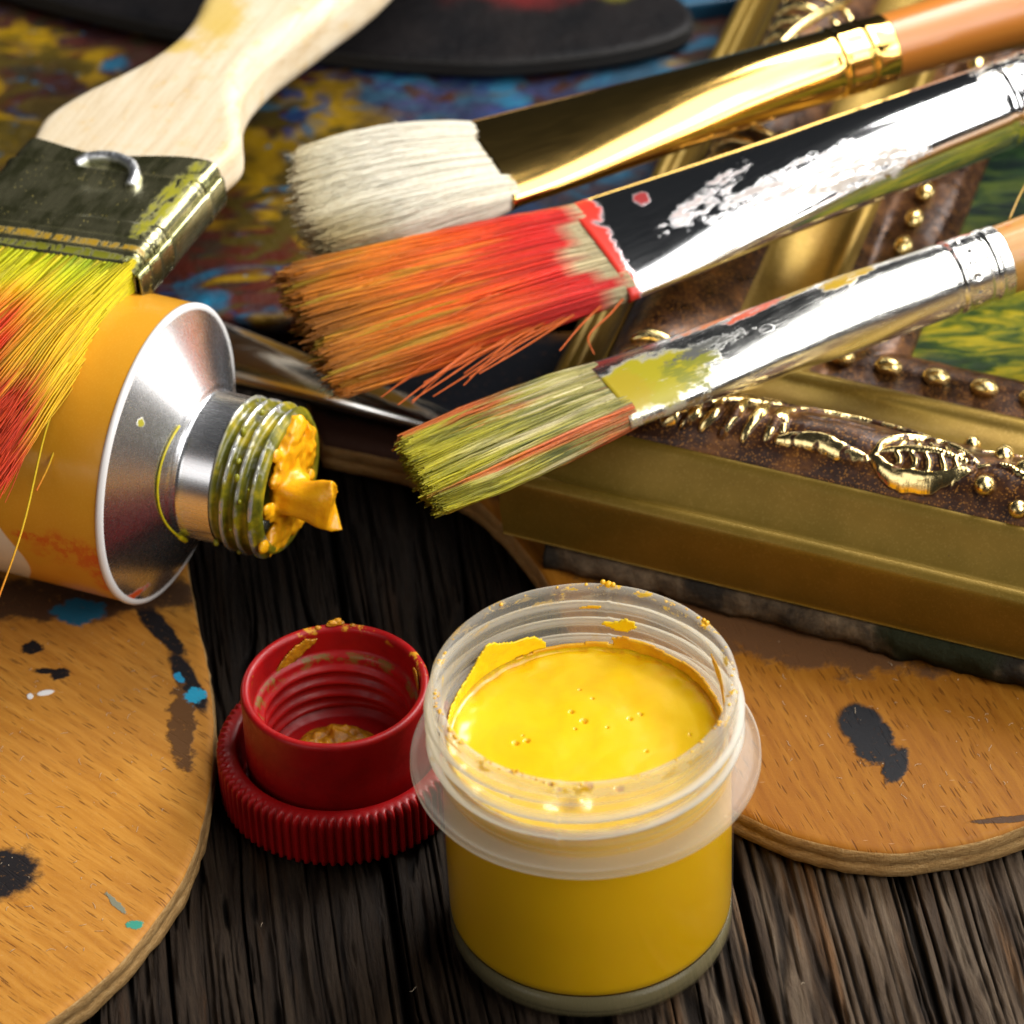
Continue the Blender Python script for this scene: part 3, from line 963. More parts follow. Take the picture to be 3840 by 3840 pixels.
# ================================================================ red screw cap, upside down
def build_cap():
    C = thing('screw_cap', 'red ribbed plastic screw cap lying upside down with ochre paint inside', 'screw cap', (-2.795, 2.451, 0))
    m = NT('red_plastic')
    c = m.co()
    n = m.noise(c, 3, 4, 0.6)
    b = m.mix(m.mr(n, 0.4, 0.7), (0.34, 0.004, 0.005), (0.27, 0.003, 0.004))
    z = m.sep(c)[2]
    dirt = m.math('MULTIPLY', m.mr(m.noise(c, 7, 6, 0.75), 0.6, 0.75, 0, 0.5), m.mr(z, 0.72, 0.5))
    b = m.mix(dirt, b, (0.16, 0.03, 0.02))
    r_ = m.vmath('LENGTH', m.vmath('MULTIPLY', c, (1, 1, 0)), out=1)
    inner = m.mr(r_, 0.955, 0.935)
    gr = m.math('MULTIPLY', inner, m.math('MULTIPLY', m.mr(z, 1.06, 1.12), m.math('MULTIPLY', m.mr(z, 1.30, 1.22), m.mr(m.noise(c, 4, 6, 0.7), 0.48, 0.6, 0, 0.8))))
    b = m.mix(gr, b, (0.16, 0.12, 0.02))
    rimp = m.math('MULTIPLY', m.math('MULTIPLY', m.mr(z, 1.42, 1.5), m.mr(m.noise(c, 3.4, 5, 0.7), 0.57, 0.64)), m.mr(m.sep(c)[1], -0.2, 0.3))
    b = m.mix(rimp, b, (0.6, 0.28, 0.015))
    m.set(base=b, rough=m.mr(m.noise(c, 12, 4, 0.6), 0.3, 0.7, 0.34, 0.5), spec=0.35, sss=0.12, sssr=(0.5, 0.03, 0.02), ssss=0.15)
    m.bump(m.noise(c, 25, 4, 0.6), 0.1, 0.02)
    R = 1.40
    # ribbed skirt: closed shell
    prof = dens([(0.0, 0.0), (1.36, 0.0), (R, 0.04), (R, 0.62), (R - 0.03, 0.68), (R - 0.07, 0.696), (1.21, 0.696), (1.185, 0.67), (1.17, 0.10), (0.9, 0.08)], 0.05)

    def rib(T, Z, Rr):
        k = 84
        w = np.clip(np.cos(T * k) * 1.6, -1, 1)
        hit = (Rr > R - 0.055)
        return Rr + np.where(hit, 0.026 * w, 0)
    V, F = lathe(prof, 84 * 10, rib)
    mesh_obj('ribbed_skirt', V, F, m.m, C)
    prof = dens([(1.08, 0.06), (1.085, 0.5), (1.085, 1.50), (1.07, 1.535), (1.04, 1.547), (1.0, 1.54), (0.975, 1.50), (0.965, 1.22), (0.90, 1.17), (0.89, 1.12), (0.89, 0.42), (0.80, 0.34), (0.0, 0.32)], 0.025)

    def thr(T, Z, Rr):
        ph = (Z - 0.4) / 0.19 - T / (2 * np.pi)
        rid = np.exp(-((ph - np.round(ph)) / 0.24) ** 2)
        return Rr - np.where((Rr < 0.93) & (Z > 0.45) & (Z < 1.13), rid * 0.07, 0) + 0.003 * vn(np.cos(T) * 5, np.sin(T) * 5, Z * 3)
    V, F = lathe(prof, 240, thr)
    mesh_obj('inner_collar', V, F, m.m, C)
    mo = m_paint('ochre_oil_paint', (0.62, 0.27, 0.010), (0.30, 0.12, 0.008), 0.25, 6, 0.9)
    V, F = patch([(102, 1.46), (106, 1.37), (112, 1.32), (120, 1.22), (127, 1.12), (141, 1.10), (138, 1.22), (133, 1.30), (126, 1.38), (118, 1.42), (110, 1.48)], 98, 150, 1.08, 1.52, 0.965, 0.05, 0.014, 0.018)
    mesh_obj('paint_smear', V, F, mo, C)
    V, F = patch([(20, 1.48), (10, 1.49), (5, 1.40), (8, 1.28), (14, 1.3), (19, 1.38)], 0, 26, 1.2, 1.52, 0.965, 0.03, 0.014, 0.018)
    mesh_obj('paint_smear', V, F, mo, C)
    mb = MB()
    for (x, y, z_, s) in [(-0.02, 1.04, 1.57, 0.05), (0.03, 1.05, 1.58, 0.045), (-0.06, 1.03, 1.56, 0.035), (0.07, 1.05, 1.56, 0.03), (-0.2, 1.0, 1.545, 0.03), (0.2, 1.02, 1.545, 0.025)]:
        V, F = ico(3, s)
        V *= (1 + 0.35 * fbm(V[:, 0] * 30 + x * 50, V[:, 1] * 30, V[:, 2] * 30))[:, None]
        mesh_obj('paint_blob', V * np.array([1.3, 1, 0.8]) + np.array([x, y, z_]), F, mo, C)
    # paint left in the bottom
    nr, nt = 40, 90
    Rr, T = np.meshgrid(np.linspace(0, 0.62, nr), np.linspace(0, 2 * np.pi, nt, endpoint=False), indexing='ij')
    X, Y = Rr * np.cos(T) - 0.05, Rr * np.sin(T) + 0.12
    Z = 0.31 + sstep(0.62, 0.3, Rr) * (0.13 + 0.10 * np.abs(fbm(X * 5, Y * 5, 1, 4)) + 0.05 * vn(X * 14, Y * 14))
    mesh_obj('paint_residue', np.stack([X, Y, Z], -1).reshape(-1, 3), gridf(nr, nt, cv=True), mo, C)


build_cap()


# ================================================================ paint tube
def frame_from(xa, za_hint, loc):
    x = Vector(xa).normalized()
    z = Vector(za_hint)
    z = (z - x * z.dot(x)).normalized()
    y = z.cross(x)
    m = Matrix((x, y, z)).transposed().to_4x4()
    m.translation = Vector(loc)
    return m


def build_tube():
    az = rad(-23.6)
    ax = (math.cos(az), math.sin(az), -0.012)
    Mx = frame_from(ax, (0, 0, 1), (-4.761, 5.927, 2.256))
    Tt = thing('paint_tube', 'large open metal paint tube with orange label oozing ochre paint', 'paint tube', mat=Mx)
    R = 1.836
    # body
    ml = NT('printed_orange_label')
    c = ml.co()
    s = ml.sep(c)
    halft = ml.vor(c, 30)
    b = ml.mix(ml.mr(ml.noise(c, 0.8, 3), 0.4, 0.65), (0.66, 0.30, 0.018), (0.60, 0.29, 0.014))
    b = ml.mix(ml.mr(halft, 0.1, 0.5, 0.12, 0), b, (0.8, 0.5, 0.1))
    # cream field with a waving border: x < f(y,z)
    wav = ml.n('ShaderNodeTexWave', wave_type='BANDS', bands_direction='Z')
    bx = ml.math('ADD', s[0], ml.math('MULTIPLY', ml.math('SINE', ml.math('MULTIPLY', ml.math('ADD', s[2], 0.25), 3.6)), 0.16))
    cream = ml.mr(bx, -1.22, -1.25, 0, 1)
    b = ml.mix(cream, b, (0.74, 0.68, 0.56))
    for (ce, ra, ro, co_, am, ns) in [((-0.36, -1.8, -0.22), (0.5, 0.7, 0.26), 0, (0.60, 0.10, 0.010), 0.8, 3.0), ((-0.09, -1.75, -0.50), (0.13, 0.5, 0.38), 0, (0.62, 0.07, 0.01), 0.7, 4), ((-0.95, -1.82, -0.12), (0.22, 0.5, 0.06), 0, (0.60, 0.07, 0.01), 0.5, 5)]:
        mk = ml.math('MULTIPLY', ml.blot(c, ce, ra, ro, am, ns, 0.4, True), ml.mr(ml.noise(c, 7, 6, 0.75), 0.42, 0.56, 0.15, 0.9))
        b = ml.mix(mk, b, co_)
    ml.set(base=b, rough=0.3, spec=0.5, coat=0.25, croug=0.2)
    ml.bump(ml.noise(c, 2.2, 4, 0.5), 0.12, 0.06)
    n_s, n_t = 90, 160
    rows = []
    tt = np.linspace(0, 2 * np.pi, n_t, endpoint=False)
    for u in np.linspace(0, 1, n_s):
        x = -12 * u
        f = sstep(0.12, 1, u)
        hz = R * (1 - 0.93 * f)
        hy = R * (1 + 0.42 * f)
        zc = -(R - hz) * 0.95
        rows.append(np.stack([np.full(n_t, x), hy * np.cos(tt), zc + hz * np.sin(tt) + 0.02 * f * vn(x * 0.8, np.cos(tt) * 3)], -1))
    V = np.vstack(rows)
    F = [list(f) for f in gridf(n_s, n_t, cv=True)] + [[(n_s - 1) * n_t + i for i in range(n_t)]]
    mesh_obj('tube_body', V, F, ml.m, Tt)
    # rim, white
    prof = [(R - 0.03, -0.05), (R + 0.012, -0.04), (R + 0.012, 0.0), (R - 0.012, 0.028), (R - 0.05, 0.035), (R - 0.09, 0.02)]

    def spin(prof, n=200, rf=None):
        V, F = lathe(prof, n, rf)
        return V[:, [2, 1, 0]] * np.array([1, 1, 1]), F[:, ::-1]
    V, F = spin(prof)
    mesh_obj('crimped_rim', V, F, simple('white_lacquer_rim', (0.8, 0.78, 0.76), 0.3), Tt)
    YP = (0.52, 0.42, 0.015)
    ma = m_metal('satin_aluminium', (0.86, 0.86, 0.88), 0.27, 0.0,
                 [((0.1, -0.9, 1.2), (0.3, 0.055, 0.045), 0, (0.4, 0.36, 0.02), 0.9, 12, 0), ((0.1, -1.35, -1.2), (0.2, 0.3, 0.10), 0, (0.7, 0.09, 0.01), 0.9, 8, 0)], scuff=0.0, scratch=0.0, rv=0.12)
    prof = dens([(R - 0.03, 0.01), (R - 0.10, 0.05), (1.4, 0.24), (1.0, 0.47), (0.97, 0.50), (0.93, 0.505), (0.90, 0.53), (0.90, 0.95)], 0.05)
    V, F = spin(prof)
    mesh_obj('shoulder', V, F, ma, Tt)
    # threaded neck covered with green-ochre paint
    mt = NT('paint_caked_thread')
    c = mt.co()
    n1 = mt.noise(c, 2.0, 3, 0.5, 0.4)
    k = mt.mr(n1, 0.26, 0.42)
    r_ = mt.vmath('LENGTH', mt.vmath('MULTIPLY', c, (0, 1, 1)), out=1)
    crest = mt.mr(r_, 0.905, 0.935)
    crest = mt.math('MULTIPLY', crest, mt.mr(mt.noise(c, 3, 3, 0.5), 0.38, 0.55))
    k = mt.math('MULTIPLY', k, mt.math('SUBTRACT', 1.0, mt.math('MULTIPLY', crest, 0.7)))
    sx = mt.sep(c)[0]
    k = mt.math('MULTIPLY', k, mt.mr(sx, 0.88, 1.0))
    pc = mt.ramp(mt.noise(c, 4, 5, 0.6), [(0.3, (0.05, 0.06, 0.006)), (0.5, (0.16, 0.15, 0.008)), (0.72, (0.45, 0.34, 0.012))])
    mt.set(base=mt.mix(k, (0.72, 0.72, 0.72), pc), metal=mt.math('SUBTRACT', 1.0, k), rough=mt.fmix(k, 0.22, 0.3))
    nb = mt.bump(k, 0.6, 0.03)
    mt.bump(mt.noise(c, 6, 3, 0.5), 0.25, 0.04, nb)
    prof = dens([(0.88, 0.80), (0.86, 0.95), (0.86, 1.50), (0.87, 1.56), (0.84, 1.60), (0.78, 1.61), (0.74, 1.58), (0.72, 1.2), (0.0, 1.15)], 0.02)

    def thr(T, Z, Rr):
        ph = (Z - 0.98) / 0.185 - T / (2 * np.pi)
        rid = np.exp(-((ph - np.round(ph)) / 0.22) ** 2)
        win = sstep(0.93, 0.98, Z) * (1 - sstep(1.53, 1.56, Z))
        return Rr + np.where(Rr > 0.83, rid * 0.085 * win + 0.010 * fbm(np.cos(T) * 4, np.sin(T) * 4, Z * 5) * win, 0)
    V, F = spin(prof, 240, thr)
    mesh_obj('threaded_neck', V, F, mt.m, Tt)
    # dried string of paint on the shoulder
    my = m_paint('yellow_oil_paint', (0.85, 0.42, 0.008), (0.78, 0.34, 0.008), 0.2, 4, 0.4, 0.2)
    th = np.linspace(rad(62), rad(-42), 60)
    P = []
    for i, t_ in enumerate(th):
        rr = 1.05 + 0.10 * math.sin(i * 0.08)
        P.append((0.47 - (rr - 1.0) * 0.55 + 0.02, -rr * math.cos(t_), rr * math.sin(t_)))
    P = np.array(P)
    rr = 0.012 + 0.012 * np.abs(vn(np.arange(60) * 0.3, 4.4)) + np.where((np.arange(60) > 52), 0.02, 0)
    V, F = tube(P, rr, 6)
    mesh_obj('paint_string', V, F, simple('lime_paint_string', (0.6, 0.5, 0.01), 0.3), Tt)
    # paint mass in and out of the mouth
    mb = MB()

    def blob(c_, r_, sc=(1, 1, 1), am=0.3, fr=5, sub=4):
        V, F = ico(sub, 1.0)
        d = 1 + am * fbm(V[:, 0] * fr + c_[0] * 7, V[:, 1] * fr + c_[1] * 9, V[:, 2] * fr + c_[2] * 5)
        V = V * d[:, None] * r_ * np.array(sc) + np.array(c_)
        mb.add(V, F)
    blob((1.58, -0.02, -0.05), 0.40, (0.35, 1.1, 1.35), 0.5, 3.5)
    blob((1.60, 0.02, 0.42), 0.28, (0.45, 1.3, 1.1), 0.5, 4)
    blob((1.62, 0.15, 0.66), 0.20, (0.55, 1.3, 0.9), 0.5, 4)
    blob((1.56, -0.28, -0.52), 0.26, (0.35, 1.2, 0.9), 0.6, 4)
    blob((1.58, 0.1, -0.62), 0.2, (0.5, 1.4, 0.9), 0.6, 4)
    blob((1.60, 0.5, 0.2), 0.2, (0.5, 0.9, 1.6), 0.6, 4)
    blob((1.70, -0.10, 0.05), 0.26, (0.8, 0.9, 1.0), 0.3, 4)
    # extruded plug: a soft ribbon that flares into two torn horns
    pl = []
    nn, kk = 40, 36
    a = np.linspace(0, 2 * np.pi, kk, endpoint=False)
    for i, u in enumerate(np.linspace(0, 1, nn)):
        cx, cy, cz = 1.55 + 0.74 * u, -0.18 - 0.14 * u, 0.02 + 0.06 * u
        ry = 0.26 - 0.07 * u - 0.04 * sstep(0.8, 1, u)
        rz = 0.30 - 0.09 * np.sin(np.pi * min(1, u * 1.25)) + 0.02 * u
        lob = 1 + 0.09 * np.cos(3 * a + 0.6 + u) + 0.05 * np.cos(5 * a + 1.0 - 2 * u)
        horn = sstep(0.7, 1, u) * (0.11 * np.abs(np.sin(a)) ** 2 + 0.06 * np.sin(3 * a) - 0.02)
        pl.append(np.stack([cx + horn, cy + ry * lob * np.cos(a), cz + rz * lob * np.sin(a) * (1 + 0.12 * sstep(0.8, 1, u))], -1))
    F = [list(f) for f in gridf(nn, kk, cv=True)] + [list(range(kk)), [(nn - 1) * kk + i for i in range(kk)][::-1]]
    mb.add(np.vstack(pl), F)
    for k_ in range(16):
        t_ = rng.uniform(0, 6.28)
        q = rng.uniform(0.55, 0.88)
        blob((1.58 + rng.uniform(-0.02, 0.04), q * math.cos(t_), q * math.sin(t_)), rng.uniform(0.04, 0.10), (0.8, 1.3, 1.3), 0.6, 4, 3)
    o = mb.build('oozing_paint', my, Tt)
    rm = o.modifiers.new('remesh', 'REMESH')
    rm.mode = 'VOXEL'
    rm.voxel_size = 0.022
    rm.use_smooth_shade = True
    sm = o.modifiers.new('smooth', 'SMOOTH')
    sm.iterations = 14
    # beads of green paint on the thread
    olv = simple('olive_oil_paint', (0.25, 0.24, 0.012), 0.22)
    mb = MB()
    for k_ in range(14):
        t_ = rng.uniform(rad(60), rad(250))
        xx = rng.uniform(0.98, 1.5)
        s_ = rng.uniform(0.012, 0.04)
        V, F = ico(2, s_)
        V *= np.array([1, rng.uniform(1, 2), rng.uniform(1, 2)])
        mesh_obj('paint_droplet', V + np.array([xx, 0.93 * math.cos(t_), 0.93 * math.sin(t_)]), F, olv, Tt)


build_tube()


# ================================================================ gilt frame
def build_frame():
    C0 = np.array([-0.80, 5.94])
    a1, a2 = rad(-24.5), rad(71.0)
    l1 = np.array([math.cos(a1), math.sin(a1)])
    n1 = np.array([-l1[1], l1[0]])
    l2 = np.array([math.cos(a2), math.sin(a2)])
    n2 = np.array([l2[1], -l2[0]])
    G = thing('picture_frame', 'antique gilt picture frame with raised leaves and beads round a green painting', 'picture frame')
    mit = np.linalg.solve(np.array([n1, n2]), np.array([1.0, 1.0]))
    L1, L2 = 17.0, 22.0
    cor = [C0, C0 + l1 * L1, C0 + l1 * L1 + l2 * L2, C0 + l2 * L2]
    # mitre vectors of the parallelogram
    m00 = mit
    m10 = np.linalg.solve(np.array([n1, -n2]), np.array([1.0, 1.0]))
    mv = [m00, m10, -m00, -m10]
    outer = [(0.35, 0.80), (0.02, 0.80), (0.0, 0.84), (-0.02, 1.2), (-0.02, 1.58), (0.03, 1.68), (0.10, 1.715), (0.17, 1.69), (0.21, 1.62), (0.28, 1.60), (0.36, 1.67), (0.47, 1.80), (0.57, 1.95), (0.64, 2.06), (0.70, 2.12), (0.74, 2.13)]
    band = [(0.74, 2.105), (0.80, 2.20), (0.95, 2.36), (1.15, 2.46), (1.4, 2.44), (1.7, 2.32), (1.95, 2.15), (2.05, 2.06)]
    cove = [(2.05, 2.06), (2.12, 1.98), (2.3, 1.87), (2.55, 1.80), (2.78, 1.81), (2.88, 1.86), (2.96, 1.88), (3.04, 1.85), (3.10, 1.77)]
    chan = [(3.10, 1.77), (3.25, 1.65), (3.45, 1.66), (3.7, 1.72), (3.95, 1.68), (4.08, 1.58), (4.15, 1.50), (4.17, 1.40)]

    def strip(name, prof, mat, sub, amp, fr, limbs=(0, 1, 2, 3)):
        Pp = catmull(prof, sub)
        Vs, Fs, n0 = [], [], 0
        for k in limbs:
            A, B = cor[k], cor[(k + 1) % 4]
            mA, mB = mv[k], mv[(k + 1) % 4]
            steps = 330 if k in (0, 3) else 8
            u = np.linspace(0, 1, steps)
            U, Nn = np.meshgrid(u, Pp[:, 0], indexing='ij')
            Zz = np.broadcast_to(Pp[:, 1], U.shape).copy()
            X = (A[0] + mA[0] * Nn) * (1 - U) + (B[0] + mB[0] * Nn) * U
            Y = (A[1] + mA[1] * Nn) * (1 - U) + (B[1] + mB[1] * Nn) * U
            if amp:
                w = np.sin(np.linspace(0, np.pi, len(Pp)))[None, :]
                Zz = Zz + amp * w * fbm(X * fr, Y * fr, 2.0, 3)
            Vs.append(np.stack([X, Y, Zz], -1).reshape(-1, 3))
            Fs.append(gridf(steps, len(Pp)) + n0)
            n0 += len(Vs[-1])
        mesh_obj(name, np.vstack(Vs), np.vstack(Fs), mat, G)

    mo = NT('matt_gold_paint')
    c = mo.co()
    gl = mo.vor(c, 55, out='Color')
    g1 = mo.sep(gl)[0]
    fine = mo.noise(c, 30, 4, 0.7)
    b = mo.mix(mo.mr(mo.noise(c, 1.4, 4, 0.6), 0.35, 0.7), (0.18, 0.112, 0.012), (0.215, 0.132, 0.017))
    b = mo.mix(mo.mr(g1, 0.8, 1.0, 0, 0.13), b, (0.5, 0.34, 0.10))
    b = mo.mix(mo.mr(mo.vor(c, 4.2), 0.03, 0.05, 0.5, 0), b, (0.08, 0.05, 0.02))
    mo.set(base=b, metal=0.55, rough=0.42)
    mo.bump(fine, 0.28, 0.012)
    strip('outer_moulding', outer, mo.m, 5, 0.004, 2)
    mbn = NT('bronze_brown_lacquer')
    c = mbn.co()
    n1_ = mbn.noise(c, 2.6, 6, 0.65, 0.3)
    glt = mbn.sep(mbn.vor(c, 60, out='Color'))[0]
    b = mbn.ramp(n1_, [(0.3, (0.012, 0.005, 0.003)), (0.5, (0.040, 0.014, 0.006)), (0.70, (0.15, 0.055, 0.010))])
    b = mbn.mix(mbn.mr(glt, 0.80, 1.0, 0, 0.6), b, (0.45, 0.19, 0.03))
    mbn.set(base=b, metal=0.3, rough=mbn.mr(n1_, 0.3, 0.7, 0.25, 0.45), spec=0.4, coat=0.0)
    mbn.bump(mbn.noise(c, 7, 4, 0.55), 0.35, 0.03)
    strip('ornament_band', band, mbn.m, 6, 0.02, 2.3, (1, 2, 3))
    mrel = NT('carved_bronze_and_gilt')
    c = mrel.co()
    n1_ = mrel.noise(c, 2.6, 6, 0.65, 0.3)
    glt = mrel.sep(mrel.vor(c, 60, out='Color'))[0]
    b = mrel.ramp(n1_, [(0.3, (0.012, 0.005, 0.003)), (0.5, (0.040, 0.014, 0.006)), (0.70, (0.15, 0.055, 0.010))])
    b = mrel.mix(mrel.mr(glt, 0.80, 1.0, 0, 0.6), b, (0.45, 0.19, 0.03))
    at = mrel.n('ShaderNodeVertexColor', layer_name='gilt')
    gg = mrel.mr(mrel.math('ADD', mrel.sep(at.outputs[0])[0], mrel.math('MULTIPLY', mrel.math('SUBTRACT', mrel.noise(c, 16, 4, 0.7), 0.5), 0.5)), 0.38, 0.62)
    b = mrel.mix(gg, b, (0.90, 0.70, 0.32))
    mrel.set(base=b, metal=mrel.fmix(gg, 0.3, 1.0), rough=mrel.fmix(gg, 0.34, 0.2), spec=0.4)
    mrel.bump(mrel.noise(c, 9, 4, 0.55), 0.3, 0.02)
    mc = NT('bright_gold_paint')
    c = mc.co()
    g2 = mc.sep(mc.vor(c, 50, out='Color'))[0]
    b = mc.mix(mc.mr(mc.noise(c, 1.2, 4, 0.6), 0.35, 0.7), (0.25, 0.16, 0.026), (0.19, 0.115, 0.018))
    b = mc.mix(mc.mr(g2, 0.8, 1.0, 0, 0.15), b, (0.7, 0.5, 0.2))
    mc.set(base=b, metal=0.7, rough=0.40)
    mc.bump(mc.noise(c, 26, 4, 0.7), 0.22, 0.012)
    strip('inner_cove', cove, mc.m, 5, 0, 1)
    strip('bead_channel', chan, mbn.m, 5, 0.02, 3)
    # hidden back of the frame so that it is a closed solid
    Vb, Fb = [], []
    for k in range(4):
        Vb += [(*(cor[k] + mv[k] * 0.30), 0.80), (*(cor[k] + mv[k] * 4.16), 0.80), (*(cor[k] + mv[k] * 4.16), 1.45)]
    for k in range(4):
        a, b_ = 3 * k, 3 * ((k + 1) % 4)
        Fb += [[a, b_, b_ + 1, a + 1], [a + 1, b_ + 1, b_ + 2, a + 2]]
    mesh_obj('back_rail', Vb, Fb, mo.m, G, False)
    # painting in the frame
    mp = NT('green_oil_painting')
    c = mp.co()
    st = mp.map(c, rot=(0, 0, 0.6), scale=(0.7, 2.6, 1))
    n_ = mp.noise(st, 1.8, 6, 0.65, 0.6)
    b = mp.ramp(n_, [(0.30, (0.006, 0.016, 0.006)), (0.42, (0.02, 0.055, 0.006)), (0.50, (0.13, 0.16, 0.006)), (0.60, (0.40, 0.33, 0.01)), (0.74, (0.22, 0.26, 0.012))])
    dk = mp.noise(mp.map(c, loc=(3, 1, 0)), 0.55, 3)
    b = mp.mix(mp.mr(dk, 0.56, 0.66, 0, 0.8), b, (0.010, 0.028, 0.02))
    b = mp.mix(mp.mr(mp.sep(c)[1], 9.9, 11.2, 0, 0.85), b, mp.ramp(n_, [(0.4, (0.006, 0.016, 0.02)), (0.7, (0.03, 0.11, 0.03))]))
    mp.set(base=mp.vmath('MULTIPLY', b, (0.8, 0.75, 0.6)), rough=0.5, spec=0.12)
    mp.bump(n_, 0.6, 0.08)
    V = [(*(cor[k] + mv[k] * 4.12), 1.46) for k in range(4)] + [(*(cor[k] + mv[k] * 4.12), 1.41) for k in range(4)]
    mesh_obj('painting', V, [(0, 1, 2, 3), (7, 6, 5, 4), (0, 4, 5, 1), (1, 5, 6, 2), (2, 6, 7, 3), (3, 7, 4, 0)], mp.m, G, False)
    # ---- ornament
    PR = np.vstack([catmull(band, 6), catmull(cove, 5), catmull(chan, 5)])

    def zt(n):
        return float(np.interp(n, PR[:, 0], PR[:, 1]))

    def on(limb, l, n, h=0.0):
        if limb == 0:
            p = C0 + l1 * l + n1 * n
        else:
            p = C0 + l2 * l + n2 * n
        return (p[0], p[1], zt(n) + h)
    mg = NT('polished_gold')
    c = mg.co()
    wr = mg.noise(c, 7, 5, 0.7)
    worn = mg.mr(wr, 0.60, 0.70)
    mg.set(base=mg.mix(worn, (0.86, 0.66, 0.28), (0.1, 0.04, 0.012)), metal=mg.math('SUBTRACT', 1.0, mg.math('MULTIPLY', worn, 0.5)), rough=mg.mr(wr, 0.3, 0.7, 0.14, 0.3))
    mg.bump(mg.noise(c, 14, 4, 0.6), 0.35, 0.02)
    mbx = mbn.m

    def ridge(b_, limb, pts, r, h=0.01, k=7):
        P = catmull(pts, 6)
        Q = np.array([on(limb, p[0], p[1], h) for p in P])
        u = np.linspace(0, 1, len(P))
        rr = 1.45 * r * (0.25 + 0.75 * np.sin(np.pi * np.clip(u * 0.92 + 0.05, 0, 1)) ** 0.6)
        b_.add(*tube(Q, rr, k))
    # carved relief: ridges and swellings raised out of the band itself, gilt where they stand proud
    orn = {
        'feather_ornament': ([([(1.2, 0.98), (1.85, 1.05), (2.4, 1.40), (3.08, 1.80)], 0.085, 0.085)]
                             + [([p_, ((p_[0] + q_[0]) / 2 + 0.05, (p_[1] + q_[1]) / 2), q_], 0.075, 0.075) for p_, q_ in
                                [((1.86, 1.04), (1.74, 0.90)), ((2.11, 1.16), (2.00, 0.92)), ((2.34, 1.27), (2.24, 0.92)), ((2.60, 1.42), (2.50, 0.90)), ((2.85, 1.55), (2.77, 0.92)), ((3.05, 1.60), (3.04, 0.98))]]
                             + [([p_, ((p_[0] + q_[0]) / 2 + 0.06, (p_[1] + q_[1]) / 2 + 0.04), q_], 0.05, 0.045) for p_, q_ in
                                [((2.45, 1.48), (2.1, 1.70)), ((2.72, 1.62), (2.35, 1.84)), ((3.0, 1.80), (2.62, 1.96))]],
                             [(2.35, 1.25, 0.95, 0.42, 0.045)]),
        'scroll_ornament': ([([(3.20, 1.10), (3.14, 1.50), (3.36, 1.84), (3.80, 1.93), (4.3, 1.90), (4.75, 1.74), (5.0, 1.62)], 0.085, 0.08),
                             ([(3.20, 0.98), (3.6, 1.04), (3.95, 1.00), (4.28, 0.98)], 0.10, 0.09),
                             ([(3.35, 1.45), (3.8, 1.52), (4.2, 1.50)], 0.05, 0.02)],
                            [(3.80, 1.42, 0.72, 0.42, 0.05)]),
        'leaf_ornament': ([([(4.36, 1.02), (4.42, 1.22), (4.66, 1.48), (4.95, 1.58), (5.25, 1.50), (5.55, 1.26)], 0.075, 0.085),
                           ([(4.36, 1.02), (4.6, 0.90), (4.9, 0.88), (5.2, 0.93), (5.55, 1.14)], 0.09, 0.09),
                           ([(4.42, 1.10), (4.75, 1.20), (5.1, 1.25), (5.68, 1.22)], 0.05, 0.06)]
                          + [([(x, 1.17 + (x - 4.6) * 0.12), (x + 0.03, 1.33), (x - 0.07, 1.46)], 0.034, 0.045) for x in (4.62, 4.80, 4.98, 5.16, 5.32)]
                          + [([(x, 1.16 + (x - 4.6) * 0.1), (x + 0.11, 1.04), (x + 0.07, 0.93)], 0.038, 0.05) for x in (4.58, 4.76, 4.94, 5.12, 5.30)],
                          [(4.98, 1.22, 0.66, 0.36, 0.06)]),
        'berry_stem': ([([(5.6, 1.2), (5.9, 1.3), (6.5, 1.1), (7.4, 1.2)], 0.05, 0.05), ([(5.5, 1.7), (5.9, 1.9), (6.5, 1.8)], 0.05, 0.04)], [(6.2, 1.4, 0.8, 0.5, 0.04)]),
    }
    Pb = catmull(band, 14)
    uu = np.concatenate([np.linspace(0, 0.55, 900), np.linspace(0.56, 1, 60)])
    U, Nn = np.meshgrid(uu, Pb[:, 0], indexing='ij')
    Zz = np.broadcast_to(Pb[:, 1], U.shape).copy()
    X = (cor[0][0] + mv[0][0] * Nn) * (1 - U) + (cor[1][0] + mv[1][0] * Nn) * U
    Y = (cor[0][1] + mv[0][1] * Nn) * (1 - U) + (cor[1][1] + mv[1][1] * Nn) * U
    Lc = (X - C0[0]) * l1[0] + (Y - C0[1]) * l1[1]
    Nc = (X - C0[0]) * n1[0] + (Y - C0[1]) * n1[1]
    wobx, woby = 0.012 * vn(X * 9, Y * 9, 1.0), 0.012 * vn(X * 9, Y * 9, 7.0)
    H = np.zeros_like(X)
    G_ = np.zeros_like(X)
    owner = np.full(X.shape, -1)
    best = np.full(X.shape, 0.004)
